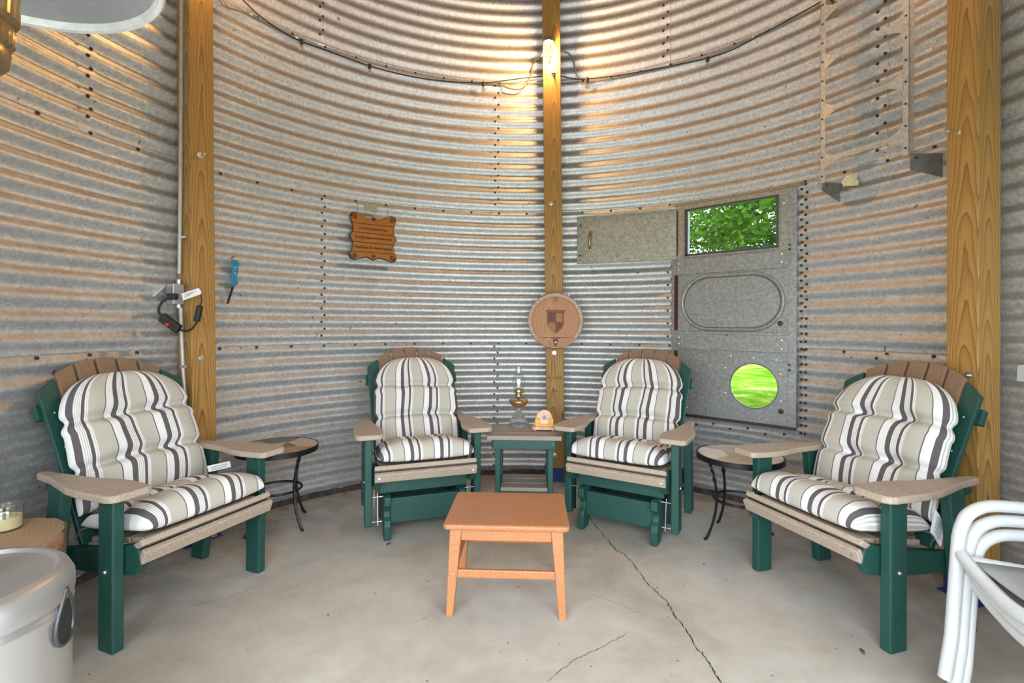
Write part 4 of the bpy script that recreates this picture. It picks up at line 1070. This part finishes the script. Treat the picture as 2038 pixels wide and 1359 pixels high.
for sx in (-1, 1):
    for sy in (-1, 1):
        pts = []
        for i in range(30):
            a = i * .36; r = .026 * (1 - i / 34); pts.append((sx * (.148 + r * cos(a) * .9), sy * (.148 + r * sin(a) * .8), .0195))
        mb = MB(); mb.tube(pts, .0034, 5); mb.build('scroll_carving', SIGND, sg)
for yy in (.140, -.148):
    mb = MB()
    for a in range(4): mb.box((0, yy, .0195), (.04, .0045, .001), Matrix.Rotation(a * pi / 4, 3, 'Z'))
    mb.build('star_carving', SIGND, sg)
for x_ in (-.124, .114):
    mb = MB(); mb.tube([(x_, .17, .008), (x_, .20, .006), (x_, .262, .020)], .0014, 5); mb.build('hanging_wire', BOLT, sg)

# teal utility lighter on a hook
lt = empty('utility_lighter'); tag(lt, 'teal long-necked utility lighter hanging on the wall beside the sign', 'lighter')
def wl(x, y, d=.03): return at_wall(x, y, d)
mb = MB()
L = [(462, 517), (472, 518), (476, 524), (474, 540), (471, 553), (474, 562), (472, 567), (464, 571), (457, 570), (456, 566), (462, 563), (464, 557), (461, 552), (461, 535)]
mb.prism(L, lambda a, b, t: at_wall(a, b, t), .018, .040); bo = mb.build('handle', TEAL, lt, bevel=.004)
mb = MB(); mb.tube([wl(464, 570), wl(453, 604)], .007, 10); mb.build('nozzle', BLACK, lt, smooth=True)
for i, (x0, y0, x1, y1) in enumerate(((466, 533, 472, 531), (466, 538, 469, 536), (466, 542, 470, 543), (467, 547, 469, 545))):
    mb = MB(); mb.tube([at_wall(x0, y0, .0405), at_wall(x1, y1, .0405)], .0014, 4); mb.build('white_print', PAPER, bo)
mb = MB(); mb.tube(smooth_path([wl(464, 519), wl(461, 514), wl(464, 510, .02), wl(466, 512, .008)], 4), .0025, 6); mb.build('hook', BOLT, lt, smooth=True)

# barrel head plaque on the centre post
BH = Vector((.3565, 4.018, 1.318))
bh = empty('barrel_head_plaque', BH, rad(-3)); tag(bh, 'round oak barrel head plaque with a carved shield, mounted on the post', 'plaque')
fx = lambda a, b, t: (a, -t, b)
nst = 18
poly = [(.226 * cos(2 * pi * i / nst + .1), .226 * sin(2 * pi * i / nst + .1)) for i in range(nst)]
mb = MB(); mb.prism(poly, fx, .0, .075)
mb.build('stave_ring', OAKRIM, bh, bevel=.004)
mb = MB(); pl = [(.222 * cos(2 * pi * i / nst + .1), .222 * sin(2 * pi * i / nst + .1)) for i in range(nst)]; mb.prism(pl, fx, .075, .079); mb.build('rim_face', simple('rim_pinkish', (.47, .31, .24), .6, 0, .25, 40), bh)
ch_y = -.135
cir = [(.188 * cos(a), .188 * sin(a)) for a in np.linspace(0, 2 * pi, 73)[:-1]]
mb = MB(); mb.prism([(x * 1.02, y * 1.02) for x, y in cir], fx, .0790, .0800); mb.build('groove', OAKDK, bh)
mb = MB(); mb.prism(clip(cir, ch_y, .3), fx, .0795, .0825); mb.build('head_board', OAK, bh)
mb = MB(); mb.prism(clip([(.215 * cos(a), .215 * sin(a)) for a in np.linspace(0, 2 * pi, 73)[:-1]], -.3, ch_y - .003), fx, .0795, .0815); mb.build('lower_board', OAK, bh)
mb = MB(); mb.tube([(.018 * cos(a), -.083, .168 + .018 * sin(a)) for a in np.linspace(0, 2 * pi, 25)[:-1]], .0025, 6, True); mb.lathe([(.011, 0), (.011, .006)], 16); 
mb.v[-32:] = [Vector((v.x, -.081 - v.z, v.y + .168)) for v in mb.v[-32:]]; mb.build('bung', OAKMID, bh)
shp = [(-.066, .066), (.066, .066), (.066, -.02), (.055, -.055), (.03, -.082), (0, -.105), (-.03, -.082), (-.055, -.055), (-.066, -.02)]
mb = MB(); mb.prism(shp, fx, .082, .0835); mb.build('shield', OAKDK, bh)
q1 = [p for p in clip(shp, .0 - .012, .06)]
for (y0, y1, right, m_) in ((-.010, .060, True, OAKMID), (-.2, -.016, False, OAKMID)):
    c_ = clip([(y, x) for x, y in clip(shp, y0, y1)], *((.003, .06) if right else (-.06, -.003))); mb = MB(); mb.prism([(x * .95, y) for y, x in c_], fx, .0835, .0845); mb.build('shield_quarter', m_, bh)
mb = MB()
for i in range(11): a = -.07 + i * .014; mb.box((a, -.0845, .076), (.009, .002, .012), Matrix.Rotation(.5, 3, 'Y'))
mb.box((0, -.0838, .083), (.155, .002, .004)); mb.box((0, -.0838, .068), (.14, .002, .003)); mb.build('shield_crown', OAKDK, bh)
mb = MB()
for x, z, s in ((-.035, .04, .011), (-.045, .022, .008), (-.025, .018, .010), (-.038, .004, .007), (.03, -.03, .010), (.02, -.05, .009), (.038, -.045, .007)): mb.box((x, -.0842, z), (s * 1.6, .002, s), Matrix.Rotation(x * 40, 3, 'Y'))
mb.build('shield_carving', simple('crest_line', (.09, .03, .015), .7), bh)
mb = MB(); mb.tube([(-.10, -.083, ch_y), (.10, -.083, ch_y)], .002, 5); mb.build('board_joint', OAKDK, bh)
mb = MB()
for i in range(7): mb.box((-.03 + i * .01, -.0835, ch_y - .006 + .004 * (i % 2)), (.007, .002, .012), Matrix.Rotation(i * .7, 3, 'Y'))
mb.build('carved_name', OAKDK, bh)
mb = MB(); mb.tube([(0, -.08, -.172), (0, -.115, -.172)], .012, 10); mb.tube([(0, -.108, -.160), (0, -.108, -.205)], .008, 10); mb.tube([(0, -.10, -.15), (0, -.10, -.165)], .018, 8); sp2 = mb.build('spigot', simple('spigot', (.13, .045, .025), .4), bh, smooth=True)
mb = MB(); mb.ball((0, -.118, -.170), .008, 6); mb.build('spigot_cap', PAPER, sp2, smooth=True)
for x_ in (-.106, .108):
    mb = MB(); mb.ball((x_, -.02, .209), .009, 6); mb.tube([(x_, -.02, .209), (x_, .05, .209)], .004, 6); mb.build('mounting_hook', PAPER, bh, smooth=True)

# caged lamps on the posts
def caged_lamp(pos, nrm, label, energy):
    rot = math.atan2(nrm.y, nrm.x) + pi / 2
    l = empty('caged_wall_lamp', pos, rot); tag(l, label, 'lamp', 'caged jar lamps')
    mb = MB(); mb.tube([(0, 0, .06), (0, -.012, .06)], .045, 20); mb.tube([(0, -.01, .062), (0, -.045, .068), (0, -.06, .05)], [.022, .024, .028], 14); mb.lathe([(.045, .03), (.048, .048), (.040, .062), (.02, .070), (1e-7, .072)], 28, (0, -.06, 0)); mb.build('mount', simple('lamp_mount', (.30, .28, .25), .4, .7), l, smooth=True)
    t = NT('lit_jar'); t.t.nodes.remove(t.b)
    e = t.n('ShaderNodeEmission'); e.inputs[0].default_value = (1, .80, .48, 1); e.inputs[1].default_value = .8
    tr = t.n('ShaderNodeBsdfTransparent'); mx = t.n('ShaderNodeMixShader'); mx.inputs[0].default_value = .3
    t.l(e.outputs[0], mx.inputs[1]); t.l(tr.outputs[0], mx.inputs[2]); t.l(mx.outputs[0], t.t.nodes['Material Output'].inputs[0])
    mb = MB(); mb.lathe([(.038, .030), (.040, 0), (.040, -.06), (.037, -.095), (.028, -.120), (.014, -.132), (1e-7, -.134)], 28, (0, -.06, 0)); mb.build('glass_jar', t.m, l, smooth=True)
    mb = MB()
    for kq in range(4):
        a = kq * pi / 2 + .4; mb.tube([Vector((r * cos(a), r * sin(a) - .06, z)) for r, z in ((.046, .04), (.047, 0), (.047, -.06), (.043, -.10), (.033, -.128), (.018, -.142))], 0.003, 6)
    for r, z in ((.047, .0), (.047, -.06), (.043, -.10), (.018, -.142)): mb.tube([(r * cos(a), r * sin(a) - .06, z) for a in np.linspace(0, 2 * pi, 25)[:-1]], .0022, 6, True)
    mb.build('cage', simple('cage_wire', (.14, .12, .10), .5, .7), l, smooth=True)
    ld = bpy.data.lights.new('lamp_bulb', 'POINT'); ld.energy = energy; ld.color = (1, .54, .20); ld.shadow_soft_size = .03
    lo = bpy.data.objects.new('lamp_bulb', ld); COL.objects.link(lo); lo.parent = l; lo.location = (0, -.06, -.05)
lc = at_y(1093, 92, 3.975)
caged_lamp((lc.x + .0, 4.0 + .03, 3.53), CN, 'lit caged jar lamp mounted on the post above the barrel head', 125)
caged_lamp(LPC + LN * .075 + Vector((-.03, 0, 3.53)), LN, 'caged jar lamp high on the post with the conduit', 38)
caged_lamp(RPC + RN * .074 + Vector((0, 0, 3.53)), RN, 'caged jar lamp high on the post beside the ladder', 42)

# string lights along the third seam, and the metal-clad cable beside them
sl = empty('string_lights'); tag(sl, 'black string light cable with small clear bulbs strung along the wall', 'string lights')
spx = [(478, -6), (520, 34), (585, 76), (650, 100), (705, 120), (736, 131), (800, 148), (850, 157), (905, 163), (962, 165), (1000, 161), (1045, 155), (1085, 151)]
path = [at_wall(x, y, .035) for x, y in spx] + [on_c(1101, 148) + CN * .02] + [at_wall(x, y, .035) for x, y in ((1120, 152), (1145, 157), (1170, 157), (1230, 150), (1300, 138), (1360, 126), (1408, 116), (1460, 98), (1520, 66), (1590, 28), (1650, -6))]
mb = MB(); mb.tube(smooth_path(path, 5), .0042, 6); mb.build('cable', RUBBER, sl, smooth=True)
for x, y in ((736, 131), (962, 166), (1169, 158), (1408, 117), (600, 82), (1655, 4)):
    p = at_wall(x, y, .04)
    mb = MB(); mb.lathe([(.010, -.022), (.013, -.018), (.013, .006), (.009, .014), (1e-7, .015)], 14, p); sk = mb.build('socket', RUBBER, sl, smooth=True)
    mb = MB(); mb.lathe([(.008, -.020), (.011, -.030), (.0185, -.048), (.020, -.060), (.015, -.072), (.005, -.078), (1e-7, -.0785)], 16, p); mb.build('bulb', CLEAR, sl, smooth=True)
    mb = MB(); mb.tube([p + Vector((0, 0, -.022)), p + Vector((0, 0, -.05))], .002, 5); mb.build('filament', BRASS, sl)
ac = empty('metal_clad_cable'); tag(ac, 'grey metal-clad electrical cable running along the wall seam into the lit lamp', 'cable')
p1 = [at_wall(x, y, .022) for x, y in ((438, -10), (449, 12), (500, 30), (560, 62), (610, 86), (650, 100), (735, 132), (850, 158), (940, 166), (990, 168))] + [at_wall(x, y, .03) for x, y in ((1015, 176), (1038, 176), (1055, 155), (1062, 125))] + [Vector((lc.x - .055, 4.045, 3.50)), Vector((lc.x - .02, 4.03, 3.55))]
p2 = [Vector((lc.x + .05, 4.045, 3.55))] + [at_wall(x, y, .03) for x, y in ((1131, 106), (1141, 122), (1146, 145), (1155, 160), (1165, 166))] + [at_wall(x, y, .022) for x, y in ((1230, 154), (1300, 140), (1408, 114), (1500, 74), (1600, 28), (1650, 0))]
CLAD = simple('clad_cable', (.34, .32, .28), .4, .6, .3, 240)
for p in (p1, p2):
    mb = MB(); mb.tube(smooth_path(p, 6), .0062, 8); mb.build('sheath', CLAD, ac, smooth=True)
mb = MB()
for x, y in ((449, 8), (500, 30), (590, 76), (680, 110), (790, 146), (905, 163), (990, 167), (1230, 154), (1350, 128), (1500, 74)): mb.box(at_wall(x, y, .02), (.02, .02, .012))
mb.build('clips', STEEL, ac)

# conduit, outlet box and power cord on the left post
SN = Vector((cos(rad(241)), sin(rad(241)), 0)); sface = LPC + SN * .07
def on_s(x, y, d=.0): return face_hit(x, y, sface + SN * d, SN)
cu = empty('electrical_conduit'); tag(cu, 'grey electrical conduit running down the side of the pine post', 'conduit')
cpts = [on_s(x, y, .018) for x, y in ((362, -30), (361, 100), (360, 300), (358, 480), (357, 545))]
mb = MB(); mb.tube(smooth_path(cpts, 4), .0105, 10); mb.build('pipe', CONDUIT, cu, smooth=True)
cpts2 = [on_s(x, y, .018) for x, y in ((360, 612), (361, 650), (363, 700), (365, 745), (368, 800), (370, 1000))]
mb = MB(); mb.tube(smooth_path(cpts2, 4), .0105, 10); mb.build('pipe', CONDUIT, cu, smooth=True)
for x, y in ((364, 472), (365, 729)):
    p = on_s(x, y, .02); mb = MB(); mb.box(p, (.05, .012, .014), Matrix.Rotation(rad(-29), 3, 'Z')); mb.build('strap', STEEL, cu)
bm_ = Matrix.Rotation(rad(151 + 180), 3, 'Z')
ob = empty('outlet_box', on_s(363, 586, .0)); tag(ob, 'grey metal outlet box with an open cover on the conduit', 'outlet box')
sdir = Vector((cos(rad(151)), sin(rad(151)), 0))
mb = MB(); mb.box(SN * .037, (.070, .062, .118), Matrix.Rotation(rad(151), 3, 'Z')); mb.build('box', BOXGREY, ob, bevel=.004)
mb = MB(); mb.tube([SN * .018 + Vector((0, 0, .055)), SN * .018 + Vector((0, 0, .085))], .014, 10); mb.tube([SN * .018 - Vector((0, 0, .055)), SN * .018 - Vector((0, 0, .08))], .014, 10); mb.build('connector', STEEL, ob, smooth=True)
mb = MB(); mb.box(SN * .072 + sdir * .005, (.052, .006, .075), Matrix.Rotation(rad(151), 3, 'Z')); mb.build('receptacle', simple('grey_receptacle', (.25, .25, .25), .5), ob, bevel=.002)
mb = MB(); mb.box(SN * .105 + sdir * .055 + Vector((0, 0, .018)), (.055, .010, .075), Matrix.Rotation(rad(151), 3, 'Z') @ Matrix.Rotation(rad(38), 3, 'X') @ Matrix.Rotation(rad(-20), 3, 'Y')); mb.build('flip_cover', simple('flip_cover', (.50, .49, .46), .4), ob, bevel=.003)
cd2 = empty('extension_cord'); tag(cd2, 'black power cord with a red-lit switch plugged into the outlet box', 'cord')
def cpx(x, y, d): return at_y(x, y, d)
mb = MB(); mb.tube(smooth_path([cpx(340, 592, 2.78), cpx(328, 596, 2.76), cpx(318, 608, 2.75), cpx(316, 620, 2.75), cpx(323, 632, 2.75)], 6), .0065, 8); mb.tube(smooth_path([cpx(357, 655, 2.75), cpx(368, 659, 2.75), cpx(381, 655, 2.75), cpx(389, 645, 2.75), cpx(393, 638, 2.75)], 6), .006, 8)
mb.tube(smooth_path([cpx(397, 610, 2.75), cpx(401, 600, 2.75), cpx(400, 586, 2.75)], 5), .0035, 6); mb.build('cable', RUBBER, cd2, smooth=True)
mb = MB(); mb.box(cpx(343, 590, 2.77), (.05, .035, .035)); mb.build('plug', RUBBER, cd2, bevel=.006)
def oriented(a, b, w, d):
    x = (b - a); ln = x.length; x.normalize(); y = Vector((0, 1, 0)); z = x.cross(y).normalized(); m = Matrix((x, y, z)).transposed(); return (a + b) / 2, (ln, d, w), m
c_, s_, m_ = oriented(cpx(321, 630, 2.74), cpx(357, 656, 2.74), .052, .032); mb = MB(); mb.box(c_, s_, m_); sw = mb.build('switch_box', RUBBER, cd2, bevel=.009, seg=3)
mb = MB(); mb.ball(cpx(333, 646, 2.722), .013, 8); mb.build('red_button', RED, sw, smooth=True)
c_, s_, m_ = oriented(cpx(391, 640, 2.75), cpx(398, 608, 2.75), .03, .026); mb = MB(); mb.box(c_, s_, m_); mb.build('socket_end', RUBBER, cd2, bevel=.007, seg=3)
mb = MB(); q = [cpx(361, 584, 2.74), cpx(395, 573, 2.74), cpx(401, 581, 2.742), cpx(398, 586, 2.742), cpx(364, 598, 2.74)]; mb.hexa(q, [p + Vector((0, .0012, 0)) for p in q]); tg = mb.build('warning_tag', PAPER, cd2)
for i in range(3):
    mb = MB(); mb.tube([cpx(367, 586.5 + 3 * i, 2.7395), cpx(388 - 5 * i, 580 + 3 * i, 2.7395)], .0009, 4); mb.build('fine_print', RUSTMARK, tg)

# dry leaves on the floor
for x, y, lab in ((774, 1083, 'dry brown leaf on the floor in front of the glider below the sign'), (1716, 1297, 'dry brown leaf on the floor beside the front leg of the armchair'), (568, 1014, 'dry brown leaf at the wall behind the dark tiled table')):
    p = at_z(x, y, .002); mb = MB(); a = random.uniform(0, 3)
    pl = [(-.022, 0), (-.008, .007), (.008, .006), (.024, .0), (.007, -.007), (-.01, -.006)]
    m = Matrix.Rotation(a, 3, 'Z')
    mb.hexa([p + m @ Vector((x_, y_, abs(y_) * .8)) for x_, y_ in pl], [p + m @ Vector((x_, y_, abs(y_) * .8 + .001)) for x_, y_ in pl]); tag(mb.build('dry_leaf', LEAFD), lab, 'leaf')
